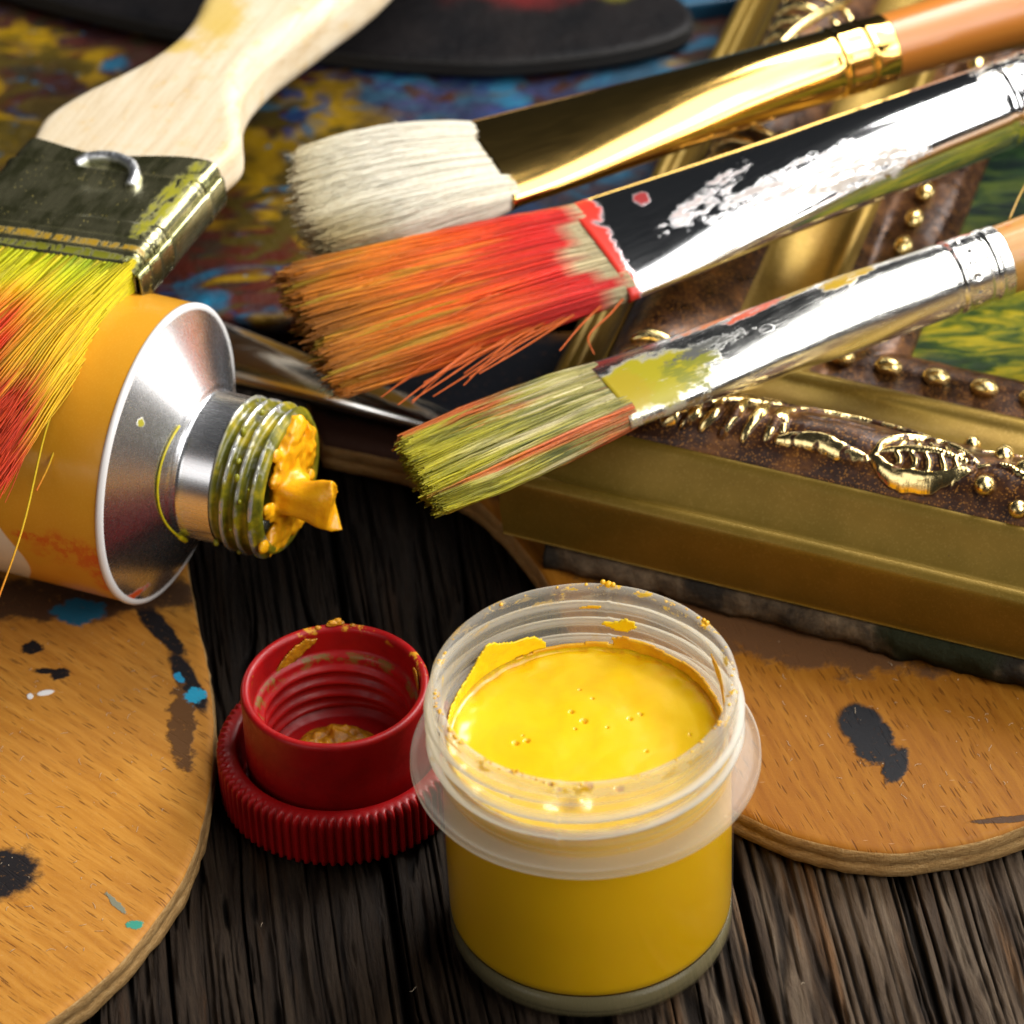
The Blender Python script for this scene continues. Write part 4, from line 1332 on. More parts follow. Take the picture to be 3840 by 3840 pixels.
    for gi, (gname, (lines, mounds)) in enumerate(orn.items()):
        hh = np.zeros_like(X)
        for (cx, cy, ra, rb, h) in mounds:
            d2 = ((Lc - cx) / ra) ** 2 + ((Nc - cy) / rb) ** 2
            hh = np.maximum(hh, h * np.clip(1 - d2, 0, 1) ** 0.8)
        base_h = hh.copy()
        rid = np.zeros_like(X)
        for (pts, w, h) in lines:
            Q = catmull(np.array(pts), 10)
            tt = np.linspace(0, 1, len(Q))
            tp = 0.35 + 0.65 * np.sin(np.pi * np.clip(tt * 0.9 + 0.06, 0, 1)) ** 0.6
            x0, x1 = Q[:, 0].min() - w, Q[:, 0].max() + w
            sel = (Lc > x0) & (Lc < x1)
            if not sel.any():
                continue
            a_, b_ = (Lc + wobx)[sel], (Nc + woby)[sel]
            m_ = np.zeros(a_.shape)
            for q, tpi in zip(Q, tp):
                d_ = np.hypot(a_ - q[0], b_ - q[1]) / (w * tpi)
                m_ = np.maximum(m_, h * tpi * np.clip(1 - d_ ** 2, 0, 1) ** 0.55)
            rr_ = rid[sel]
            rid[sel] = np.maximum(rr_, m_)
        tot = base_h + rid
        up_ = tot > best
        owner[up_] = gi
        best = np.maximum(best, tot)
        H = np.maximum(H, tot)
        G_ = np.maximum(G_, np.clip(rid / 0.035, 0, 1))
    w_ = np.sin(np.linspace(0, np.pi, len(Pb)))[None, :]
    Zz = Zz + H * np.clip(w_ * 3, 0, 1) + 0.018 * w_ * fbm(X * 2.3, Y * 2.3, 2.0, 3) + 0.004 * w_ * fbm(X * 11, Y * 11, 3.0, 2)
    gilt = G_ * (0.35 + 0.65 * sstep(-0.35, 0.05, fbm(X * 7, Y * 7, 5.0, 3)))
    gilt = np.maximum(gilt, 0.5 * sstep(0.35, 0.6, fbm(X * 5, Y * 9, 8.0, 3)) * (H > 0.02))
    Vg = np.stack([X, Y, Zz], -1).reshape(-1, 3)
    Fg = gridf(len(uu), len(Pb))
    ow = owner.ravel()[Fg].max(1)
    gcol = np.repeat(gilt.reshape(-1, 1), 3, 1)
    for gi, gname in [(-1, 'ornament_band')] + list(enumerate(orn)):
        f_ = Fg[ow == gi]
        used = np.unique(f_)
        mp_ = np.zeros(len(Vg), np.int64)
        mp_[used] = np.arange(len(used))
        mesh_obj(gname, Vg[used], mp_[f_], mrel.m, G, True, None, gcol[used], 'gilt')

    def bead(limb, l, n, r, sx=1.0, h=0.0, lift=0.25):
        V, F = ico(3, r)
        V = V * np.array([sx, 1.0, 0.95])
        a = a1 if limb == 0 else a2
        ca, sa = math.cos(a), math.sin(a)
        V = V @ np.array([[ca, sa, 0], [-sa, ca, 0], [0, 0, 1]])
        p = on(limb, l, n, h)
        mesh_obj('bead', V + np.array([p[0], p[1], p[2] + r * lift]), F, mg.m, G)
    for (l, n, r) in [(5.28, 1.98, 0.105), (5.68, 2.02, 0.10), (5.78, 1.62, 0.12), (5.75, 0.98, 0.13), (6.12, 1.35, 0.12), (6.2, 0.85, 0.12), (6.2, 1.9, 0.10), (6.6, 1.2, 0.13)]:
        bead(0, l, n, r)
    for k in range(16):
        bead(0, 2.44 + 0.62 * k, 3.60, 0.125, 1.45, 0, 0.3)
    for k in range(24):
        bead(1, 3.9 + 0.62 * k, 3.60, 0.125, 1.45, 0, 0.3)
    # corner leaves and side-limb ornament
    b_ = MB()
    for k, (l, n) in enumerate([(1.3, 1.2), (1.75, 1.3), (2.15, 1.4)]):
        ridge(b_, 1, [(l - 0.25, n + 0.45), (l, n), (l - 0.1, n - 0.35)], 0.07, 0.02)
    b_.build('corner_ornament', mg.m, G)
    for (l, n, r) in [(0.9, 0.72 + 0.3, 0.12), (0.55, 1.35, 0.10), (1.2, 1.9, 0.09)]:
        bead(1, l, n, r)
    for base in (6.3, 9.6):
        b_ = MB()
        ridge(b_, 1, [(base - 1.2, 1.1), (base - 0.3, 1.3), (base + 0.8, 1.75)], 0.06, 0.02)
        for j in range(5):
            ridge(b_, 1, [(base - 0.9 + 0.36 * j, 1.25 + 0.09 * j), (base - 0.86 + 0.36 * j, 1.05), (base - 0.98 + 0.36 * j, 0.88)], 0.055, 0.01)
            ridge(b_, 1, [(base - 0.9 + 0.36 * j, 1.35 + 0.09 * j), (base - 1.0 + 0.36 * j, 1.6 + 0.05 * j), (base - 1.2 + 0.36 * j, 1.8 + 0.05 * j)], 0.04, 0.01)
        b_.build('feather_ornament', mg.m, G)
    return G


build_frame()


def build_canvas_under():
    """old board between the frame and the palettes, its paint-stained edge shows"""
    a = rad(-25.5)
    P0 = np.array([-0.36, 5.62])
    l = np.array([math.cos(a), math.sin(a)])
    n = np.array([-l[1], l[0]])
    xs = np.linspace(0, 12, 260)
    t = NT('torn_board_edge')
    c = t.co()
    b = t.ramp(t.noise(c, 2.4, 6, 0.7, 0.3), [(0.32, (0.02, 0.014, 0.009)), (0.5, (0.08, 0.055, 0.032)), (0.7, (0.17, 0.12, 0.07))])
    b = t.mix(t.mr(t.noise(t.map(c, loc=(5, 0, 0)), 0.9, 4, 0.6), 0.52, 0.62), b, (0.018, 0.014, 0.010))
    b = t.mix(t.blot(c, (4.3, 3.6), (0.8, 0.4), a, 0.6, 2.5, 0.3), b, (0.014, 0.016, 0.005))
    t.set(base=b, rough=0.8, spec=0.2)
    t.bump(t.noise(c, 9, 6, 0.7), 0.8, 0.06)
    rows = []
    for (off, z, w) in [(3.5, 0.795, 0), (0.25, 0.79, 0.3), (0.12, 0.74, 1), (0.07, 0.60, 1), (0.08, 0.50, 1), (0.12, 0.41, 1), (3.5, 0.405, 0)]:
        q = off - w * 0.09 * fbm(xs * 3.3, z * 7, 1, 4)
        rows.append(np.stack([P0[0] + l[0] * xs + n[0] * q, P0[1] + l[1] * xs + n[1] * q, np.full_like(xs, z) + 0.01 * w * vn(xs * 6, z)], -1))
    V = np.vstack(rows)
    k = len(xs)
    F = [list(f) for f in gridf(len(rows), k, cu=True)]
    F += [[i * k for i in range(len(rows))], [i * k + k - 1 for i in range(len(rows))][::-1]]
    o = mesh_obj('canvas_board', V, F, t.m, None)
    tag(o, 'rough-edged board with green paint stains, squeezed between frame and palette', 'canvas board')


build_canvas_under()


# ================================================================ brushes
def hair_mesh(name, P, r, col, mat, parent, k=3):
    """P (n,s,3) paths; r (n,s); col (n,s,3)"""
    n, s, _ = P.shape
    T = np.gradient(P, axis=1)
    T /= np.linalg.norm(T, axis=2)[..., None] + 1e-9
    ref = np.array([0.13, 0.2, 1.0])
    A = np.cross(T, ref)
    A /= np.linalg.norm(A, axis=2)[..., None] + 1e-9
    B = np.cross(A, T)
    t = np.linspace(0, 2 * np.pi, k, endpoint=False) + 0.5
    V = P[:, :, None] + r[:, :, None, None] * (np.cos(t)[None, None, :, None] * A[:, :, None] + np.sin(t)[None, None, :, None] * B[:, :, None])
    V = V.reshape(-1, 3)
    base = gridf(s, k, cv=True)
    F = (base[None] + (np.arange(n) * s * k)[:, None, None]).reshape(-1, 4)
    C = np.repeat(col[:, :, None, :], k, 2).reshape(-1, 3)
    return mesh_obj(name, V, F, mat, parent, True, None, C)


def lerp(a, b, t):
    return a + (b - a) * t


def grad(s, stops):
    s = np.asarray(s)
    xs = [q[0] for q in stops]
    return np.stack([np.interp(s, xs, [q[1][i] for q in stops]) for i in range(3)], -1)


def flat_brush(name, label, M1, M2, E, T1, T2, spec):
    M1, M2, E, T1, T2 = [np.array(q, float) for q in (M1, M2, E, T1, T2)]
    mc = (M1 + M2) / 2
    ax = E - mc
    L = np.linalg.norm(ax)
    x = Vector(ax).normalized()
    y = Vector(M2 - M1)
    Wd = y.length
    y = (y - x * y.dot(x)).normalized()
    z = x.cross(y)
    if z.z < 0:
        y = -y
        z = -z
    Mx = Matrix((x, y, z)).transposed().to_4x4()
    Mx.translation = Vector(mc)
    inv = np.array(Mx.inverted())

    def loc(p):
        return (inv @ np.append(p, 1))[:3]
    root = thing(name, label, 'paintbrush', mat=Mx)
    root['group'] = 'artist brushes resting on the frame'
    Rc = spec['rc']
    wm = Wd / 2
    bm_ = spec.get('bm', 0.17)
    extra = spec.get('extra', 0.75)
    # --- ferrule
    xs = np.concatenate([np.linspace(0, L, 90), np.linspace(L, L + extra, 60)[1:]])
    kk = 96
    a = np.linspace(0, 2 * np.pi, kk, endpoint=False)
    rows = []
    for xx in xs:
        f = float(sstep(spec.get('f0', 0.02), spec.get('f1', 0.85), xx / L))
        A_, B_ = lerp(wm, Rc, 0.35 * f + 0.65 * min(1.0, xx / L)), lerp(bm_, Rc, f ** spec.get('fp', 1.0))
        ex = lerp(spec.get('ex', 3.2), 2.0, min(1, f * 1.3))
        ca, sa = np.cos(a), np.sin(a)
        yy = A_ * np.sign(ca) * np.abs(ca) ** (2 / ex)
        zz = B_ * np.sign(sa) * np.abs(sa) ** (2 / ex)
        d = xx - L
        sc = 1.0
        for g in spec['grooves']:
            sc -= 0.035 * math.exp(-((d - g) / 0.022) ** 2)
            sc += 0.018 * math.exp(-((d - g - 0.06) / 0.03) ** 2)
        if xx < 0.05:
            sc += 0.012
        if spec.get('fac') and d > -0.2:
            sc = sc * (1 + spec['fac'] * np.cos(a * 8) * math.exp(-((d - 0.27) / 0.3) ** 4))
        for (g, nd) in spec.get('dimples', []):
            sc = sc - 0.07 * math.exp(-((d - g) / 0.035) ** 2) * np.clip(np.cos(a * nd), 0, 1) ** 6
        wob = 1 + 0.006 * vn(xx * 1.5, np.cos(a) * 1.5, np.sin(a) * 1.5)
        rows.append(np.stack([np.full(kk, xx), yy * sc * wob, zz * sc * wob], -1))
    # inner lip at the mouth
    lip = []
    for (xx, s_) in [(0.30, 0.80), (0.02, 0.93), (-0.003, 0.965)]:
        q = rows[0] * np.array([1, s_, s_ if s_ > 0.85 else 0.8])
        q[:, 0] = xx
        lip.append(q)
    V = np.vstack(lip + rows)
    F = [list(f) for f in gridf(len(rows) + 3, kk, cv=True)]
    F.append([(len(rows) + 2) * kk + i for i in range(kk)])
    mesh_obj('ferrule', V, F, spec['mf'], root)
    # --- handle
    x0 = L + extra
    hp = [(Rc * 0.94, x0 - 0.3), (Rc * 0.95, x0 + 0.02), (Rc * 1.0, x0 + 1.0), (Rc * 1.12, x0 + 3), (Rc * 0.9, x0 + 7), (Rc * 0.4, x0 + 13), (0.02, x0 + 13.2)]
    V, F = lathe(catmull(hp, 6), 48)
    V = V[:, [2, 1, 0]]
    mesh_obj('handle', V, F[:, ::-1], spec['mh'], root)
    # --- bristles
    t1, t2 = loc(T1), loc(T2)
    n = spec['n']
    sg = spec.get('seg', 12)
    u = rng.uniform(0, 1, n)
    v = rng.uniform(-1, 1, n)
    s = np.linspace(0, 1, sg)
    lim = (1 - np.abs(2 * u - 1) ** 4) ** 0.25
    rootp = np.stack([np.full(n, 0.12), lerp(-wm, wm, u) * 0.93, v * bm_ * 0.88 * lim], -1)
    # which side is u=0: y=-wm. local corner order
    ya, yb = loc(M1)[1], loc(M2)[1]
    flip = ya > yb
    if flip:
        t1, t2 = t2, t1
    jl = spec.get('jl', 0.08)
    tipc = t1[None] + (t2 - t1)[None] * u[:, None]
    tt_ = spec.get('tt', 0.2)
    clu = fbm(u * spec.get('cf', 14), v * 2, 3.1)
    tip = tipc + np.stack([-(rng.normal(0, jl, n)) - spec.get('round', 0.0) * (1 - np.abs(2 * u - 1) ** 2.5) + 0.0,
                           spec.get('cl', 0.06) * clu + rng.normal(0, 0.015, n), v * tt_ * lim + 0.04 * fbm(u * 11, v * 3, 7.7)], -1)
    P = rootp[:, None] + (tip - rootp)[:, None] * s[None, :, None]
    bul = 4 * s * (1 - s)
    P[:, :, 1] += (2 * u - 1)[:, None] * bul[None] * spec.get('bulge', 0.05)
    P[:, :, 2] += spec.get('sag', 0.0) * bul[None] + v[:, None] * bul[None] * spec.get('puff', 0.08) * lim[:, None]
    wv = spec.get('wave', 0.02)
    P[:, :, 1] += wv * vn(u[:, None] * 9, s[None] * 3, v[:, None] * 2) * s[None]
    P[:, :, 2] += wv * vn(u[:, None] * 9 + 40, s[None] * 3, v[:, None] * 2) * s[None]
    P[:, :, 1:] += (rng.normal(0, spec.get('fz', 0.006), (n, sg, 2)) * s[None, :, None])
    rb = spec.get('r', 0.014)
    r = rb * rng.uniform(0.7, 1.35, n)[:, None] * (1 - 0.45 * s[None] ** 3) * (1 + spec.get('lump', 0.3) * vn(u[:, None] * 60, s[None] * 14, v[:, None] * 9))
    col = spec['col']((1 - u if flip else u)[:, None], np.broadcast_to(s[None], (n, sg)), v[:, None])
    jit = rng.normal(0, spec.get('cj', 0.10), (n, 1, 1))
    col = np.clip(col * (1 + jit), 0.002, 0.95)
    nk = spec.get('thick', 0)
    if nk:
        pick = rng.choice(n, nk, replace=False)
        top = np.abs(v[pick])[:, None] * np.sign(v[pick] + 0.6)[:, None]
        P[pick, :, 2] += 0.02 * sstep(0.05, 0.2, s[None])
        r[pick] *= 1 + (0.8 * sstep(0.06, 0.2, s[None])) * (1 + 0.5 * vn(u[pick][:, None] * 90, s[None] * 20, 3.0))
        col[pick] = np.clip(col[pick] * 1.12, 0, 0.9)
    hair_mesh('bristles', P, r, col, spec['mb'], root)
    # stray hairs
    st = spec.get('stray', [])
    if st:
        Ps, rs = [], []
        for (u0, s0, pts) in st:
            if flip:
                u0 = 1 - u0
                pts = [(p[0], -p[1], p[2]) for p in pts]
            base = rootp[0] * 0
            yb_ = lerp(-wm, wm, u0)
            b0 = np.array([0, yb_, 0]) + (lerp(t1, t2, u0) - np.array([0, yb_, 0])) * s0
            Q = catmull(np.array([b0] + [b0 + np.array(p) for p in pts]), 5)
            q = np.linspace(0, 1, 16)
            idx = q * (len(Q) - 1)
            Q = np.stack([np.interp(idx, np.arange(len(Q)), Q[:, i]) for i in range(3)], -1)
            Ps.append(Q)
            rs.append(np.full(16, spec.get('rs', 0.012)) * (1 - 0.5 * q))
        Ps, rs = np.array(Ps), np.array(rs)
        cc = np.broadcast_to(np.array(spec['sc']), Ps.shape).copy()
        for i in range(len(Ps)):
            hair_mesh('stray_bristle', Ps[i:i + 1], rs[i:i + 1], cc[i:i + 1], spec['mb'], root, 5)
    return root


def pm(a, lo, hi):
    return sstep(lo, hi, a)


def mixc(c0, c1, f):
    return c0 + (np.asarray(c1) - c0) * np.asarray(f)[..., None]


def col_A(u, s, v):
    c = grad(s, [(0, (0.80, 0.76, 0.62)), (0.6, (0.82, 0.78, 0.66)), (0.85, (0.80, 0.75, 0.58)), (1, (0.70, 0.62, 0.40))])
    c = mixc(c, (0.42, 0.32, 0.12), 0.75 * pm(s, 0.55, 0.95) * pm(u, 0.62, 0.95))
    return c


def col_B(u, s, v):
    n1 = fbm(u * 7, s * 2.2, v * 0.8 + 2)
    n2 = fbm(u * 22, s * 3, v + 9)
    c = grad(s + 0.13 * n1, [(0, (0.56, 0.012, 0.014)), (0.25, (0.60, 0.02, 0.012)), (0.42, (0.66, 0.065, 0.010)), (0.65, (0.68, 0.13, 0.010)), (0.85, (0.52, 0.17, 0.014)), (1, (0.30, 0.11, 0.016))])
    c = mixc(c, (0.34, 0.24, 0.015), 0.8 * pm(n2, 0.12, 0.45) * pm(s, 0.35, 0.7))
    c = mixc(c, (0.72, 0.24, 0.02), 0.7 * pm(fbm(u * 30, s * 4, v + 30), 0.15, 0.5) * pm(s, 0.2, 0.5))
    bare = 0.045 + 0.085 * np.exp(-((u - 0.55) / 0.35) ** 2) + 0.03 * vn(u * 13, 2.0)
    c = mixc(c, (0.50, 0.42, 0.24), 1 - pm(s, bare - 0.006, bare + 0.012))
    return c


def col_C(u, s, v):
    n1 = fbm(u * 12, s * 1.6, v * 0.7)
    n2 = fbm(u * 34, s * 2.4, v + 4)
    c = grad(s, [(0, (0.34, 0.30, 0.10)), (0.4, (0.40, 0.36, 0.07)), (0.7, (0.46, 0.42, 0.03)), (1, (0.50, 0.44, 0.02))])
    c = mixc(c, (0.09, 0.12, 0.05), 0.75 * pm(n2, 0.1, 0.4) * (1 - pm(s, 0.5, 0.85)))
    c = mixc(c, (0.66, 0.58, 0.34), 0.8 * pm(-n2, 0.12, 0.45) * (1 - pm(s, 0.55, 0.95)))
    c = mixc(c, (0.20, 0.22, 0.012), 0.7 * pm(n1, 0.1, 0.4) * pm(s, 0.3, 0.7))
    c = mixc(c, (0.56, 0.09, 0.02), 0.85 * pm(n1 + 0.55 * pm(0.16 - u, 0, 0.12) * pm(s, 0.15, 0.5) + 0.42 * pm(u - 0.84, 0, 0.14), 0.30, 0.55))
    c = mixc(c, (0.10, 0.11, 0.012), 0.6 * pm(fbm(u * 18, s * 5, v * 2 + 11), 0.05, 0.4))
    return c * 0.85


def build_brushes():
    gold = m_metal('gold_ferrule', (0.95, 0.60, 0.17), 0.13, 0.0, [((3.9, 0.46, 0.1), (0.25, 0.06, 0.3), 0, (0.7, 0.12, 0.01), 0.9, 9, 0.7)], scratch=0.08, rv=0.4)
    gloss = NT('varnished_orange_wood')
    c = gloss.co()
    gloss.set(base=gloss.mix(gloss.noise(gloss.map(c, scale=(0.2, 3, 3)), 3, 4), (0.42, 0.13, 0.018), (0.50, 0.18, 0.028)), rough=0.3, coat=0.3, croug=0.15)
    hairm = m_hair('white_hog_bristle', 0.5, 0.35, 0.2)
    strayA = [(0.0, 0.45, [(-0.15, -0.06, 0.05), (-0.32, -0.20, 0.08)]), (0.0, 0.30, [(-0.08, -0.10, 0.05), (-0.18, -0.24, 0.1)]), (0.08, 0.92, [(-0.25, -0.05, 0.02), (-0.5, -0.22, 0.05)]),
              (0.4, 0.98, [(-0.12, 0.0, 0), (-0.28, -0.03, 0)]), (0.5, 0.98, [(-0.12, 0.02, 0), (-0.25, 0.03, 0)]), (0.55, 0.97, [(-0.15, 0.03, 0.03), (-0.24, 0.02, 0)]), (0.62, 0.98, [(-0.10, 0.03, 0.03), (-0.22, 0.06, 0)])]
    flat_brush('flat_paintbrush', 'clean cream bristle brush with shiny gold ferrule and orange handle', (-1.145, 11.068, 3.298), (-0.485, 9.558, 3.102), (3.708, 12.284, 3.2), (-3.00, 10.75, 3.24), (-2.60, 8.86, 2.98),
               dict(rc=0.46, grooves=[0.0, 0.42], fac=0.03, extra=0.80, mf=gold, mh=gloss.m, mb=hairm, n=6500, seg=9, r=0.0105, jl=0.09, tt=0.30, fz=0.012, bulge=0.06, puff=0.12, col=col_A, cj=0.06, round=0.30, cl=0.03,
                    stray=strayA, sc=(0.8, 0.76, 0.62), rs=0.009, f1=0.85, bm=0.22, ex=2.5, wave=0.04))
    RD = (0.62, 0.035, 0.02)
    silver = m_metal('silver_ferrule', (0.93, 0.93, 0.94), 0.10, 0.05,
                     [((0.02, 0, 0), (0.20, 1.6, 0.6), 0, RD, 0.9, 2.4, 0), ((0.15, 0.62, 0.1), (0.22, 0.35, 0.4), 0, RD, 0.7, 3, 0), ((0.85, 0.42, 0.2), (0.10, 0.12, 0.3), 0, (0.3, 0.03, 0.03), 0.8, 9, 0),
                      ((2.5, -0.32, 0.4), (1.1, 0.20, 0.4), 0.05, (0.42, 0.36, 0.33), 0.7, 4, 0.85), ((1.5, -0.05, 0.4), (0.7, 0.16, 0.4), 0.3, (0.45, 0.36, 0.33), 0.9, 5, 0.9), ((3.4, -0.5, 0.3), (0.9, 0.14, 0.4), 0, (0.42, 0.36, 0.3), 0.9, 5, 0.8),
                      ((5.9, 0.3, 0.3), (0.5, 0.4, 0.5), 0, (0.4, 0.33, 0.2), 1.0, 6, 0.95)], scuff=0.03, rv=0.6)
    cream = simple('cream_lacquer', (0.62, 0.56, 0.46), 0.3)
    hb = m_hair('paint_soaked_bristle', 0.33, 0.3, 0.9)
    strayB = []
    for k in range(16):
        u0 = rng.uniform(0.86, 1.0)
        s0 = rng.uniform(0.15, 0.55)
        ln = rng.uniform(0.7, 1.6)
        dr = rng.uniform(0.10, 0.42)
        strayB.append((u0, s0, [(-ln * 0.5, dr * 0.55 * rng.uniform(0.5, 1.2), rng.uniform(-0.08, 0.02)), (-ln, dr, rng.uniform(-0.15, 0.0))]))
    strayB += [(0.97, 0.02, [(-0.25, 0.12, -0.05), (-0.62, 0.28, -0.1), (-0.66, 0.50, -0.2)]), (0.97, 0.1, [(-0.35, 0.14, -0.05), (-0.75, 0.36, -0.1)]), (0.97, 0.55, [(-0.5, 0.18, 0), (-1.25, 0.42, -0.05)]),
               (0.3, 0.55, [(-0.3, 0.0, 0.26), (-0.8, -0.1, 0.22)]), (0.45, 0.35, [(-0.4, 0.02, 0.25), (-1.0, 0.14, 0.30), (-1.35, 0.05, 0.25)]), (0.7, 0.3, [(-0.4, 0.0, 0.22), (-1.1, 0.1, 0.25)])]
    flat_brush('flat_paintbrush', 'wide brush with silver ferrule and bristles caked in red and orange paint', (0.106, 9.413, 3.116), (0.879, 7.762, 2.884), (5.721, 10.991, 3.3), (-3.30, 8.70, 2.86), (-2.56, 6.62, 2.58),
               dict(rc=0.56, grooves=[0.0, 0.36, 0.42], dimples=[(0.2, 14)], extra=0.72, mf=silver, mh=cream, mb=hb, n=8200, seg=16, r=0.0125, jl=0.10, tt=0.20, bulge=-0.02, puff=0.05, col=col_B, cj=0.16,
                    thick=900, cl=0.09, cf=16, wave=0.08, lump=0.45, fz=0.006, stray=strayB, sc=(0.58, 0.11, 0.012), rs=0.016, f0=0.0, f1=0.75, bm=0.21, ex=2.3, round=0.02))
    OC = (0.42, 0.26, 0.012)
    silver2 = m_metal('worn_silver_ferrule', (0.88, 0.87, 0.83), 0.20, 0.22,
                      [((0.50, -0.22, 0.2), (0.75, 0.48, 0.5), 0.0, (0.34, 0.29, 0.012), 0.6, 3.2, 0.2), ((0.1, -0.3, 0.2), (0.35, 0.4, 0.5), 0.0, (0.36, 0.27, 0.015), 0.6, 4, 0.2), ((1.0, -0.3, 0.3), (0.35, 0.3, 0.5), 0, (0.20, 0.20, 0.02), 0.9, 4, 0.7),
                       ((3.35, 0.12, 0.35), (0.42, 0.16, 0.3), 0.25, OC, 0.8, 6, 0.55), ((2.9, 0.28, 0.3), (0.55, 0.12, 0.3), 0.1, OC, 0.9, 7, 0.6), ((2.15, 0.22, 0.3), (0.42, 0.10, 0.3), 0.12, (0.6, 0.09, 0.03), 0.8, 8, 0.55),
                       ((1.7, 0.40, 0.2), (0.6, 0.10, 0.3), 0.05, (0.6, 0.16, 0.03), 0.9, 9, 0.55), ((2.05, -0.22, 0.4), (0.10, 0.06, 0.3), 0, (0.03, 0.03, 0.03), 0.6, 12, 0.8), ((1.3, -0.1, 0.4), (0.5, 0.12, 0.3), 0, (0.10, 0.10, 0.09), 1.1, 10, 0.6),
                       ((4.9, 0.25, 0.4), (0.16, 0.14, 0.3), 0, (0.6, 0.12, 0.05), 0.9, 9, 0.75), ((4.62, 0.25, 0.4), (0.03, 0.4, 0.6), 0, (0.45, 0.08, 0.03), 0.7, 7, 0.6)], scuff=0.05)
    wood = NT('bare_orange_wood')
    c = wood.co()
    b = wood.mix(wood.noise(wood.map(c, scale=(0.25, 4, 4)), 4, 5, 0.65), (0.36, 0.15, 0.025), (0.52, 0.27, 0.06))
    b = wood.mix(wood.mr(wood.noise(c, 5, 5, 0.7), 0.56, 0.68, 0, 0.7), b, (0.5, 0.09, 0.02))
    wood.set(base=b, rough=0.45, coat=0.2)
    strayC = [(0.02, 0.85, [(-0.12, -0.03, 0.02), (-0.2, 0.0, 0.03)]), (0.3, 0.3, [(-0.5, 0.05, 0.2), (-1.1, 0.05, 0.2)]), (0.6, 0.25, [(-0.5, 0.02, 0.22), (-1.0, 0.12, 0.22)]), (0.9, 0.95, [(-0.06, 0.02, 0.02), (-0.12, 0.05, 0.0), (-0.08, 0.1, 0.0)])]
    flat_brush('flat_paintbrush', 'narrower brush nearest the jar, silver ferrule dabbed with paint, olive green bristles', (0.246, 6.655, 2.673), (0.759, 5.374, 2.827), (4.749, 7.742, 3.0), (-1.93, 5.42, 2.68), (-1.46, 4.02, 2.80),
               dict(rc=0.455, grooves=[0.0, 0.42, 0.47], dimples=[(0.2, 16)], extra=0.70, mf=silver2, mh=wood.m, mb=hb, n=5600, seg=14, r=0.0115, jl=0.05, tt=0.16, bulge=0.04, puff=0.05, col=col_C, cj=0.14,
                    thick=420, cl=0.05, cf=12, wave=0.05, lump=0.4, stray=strayC, sc=(0.5, 0.40, 0.10), rs=0.011, f0=0.0, f1=0.75, bm=0.21, ex=2.5, round=0.04))


build_brushes()


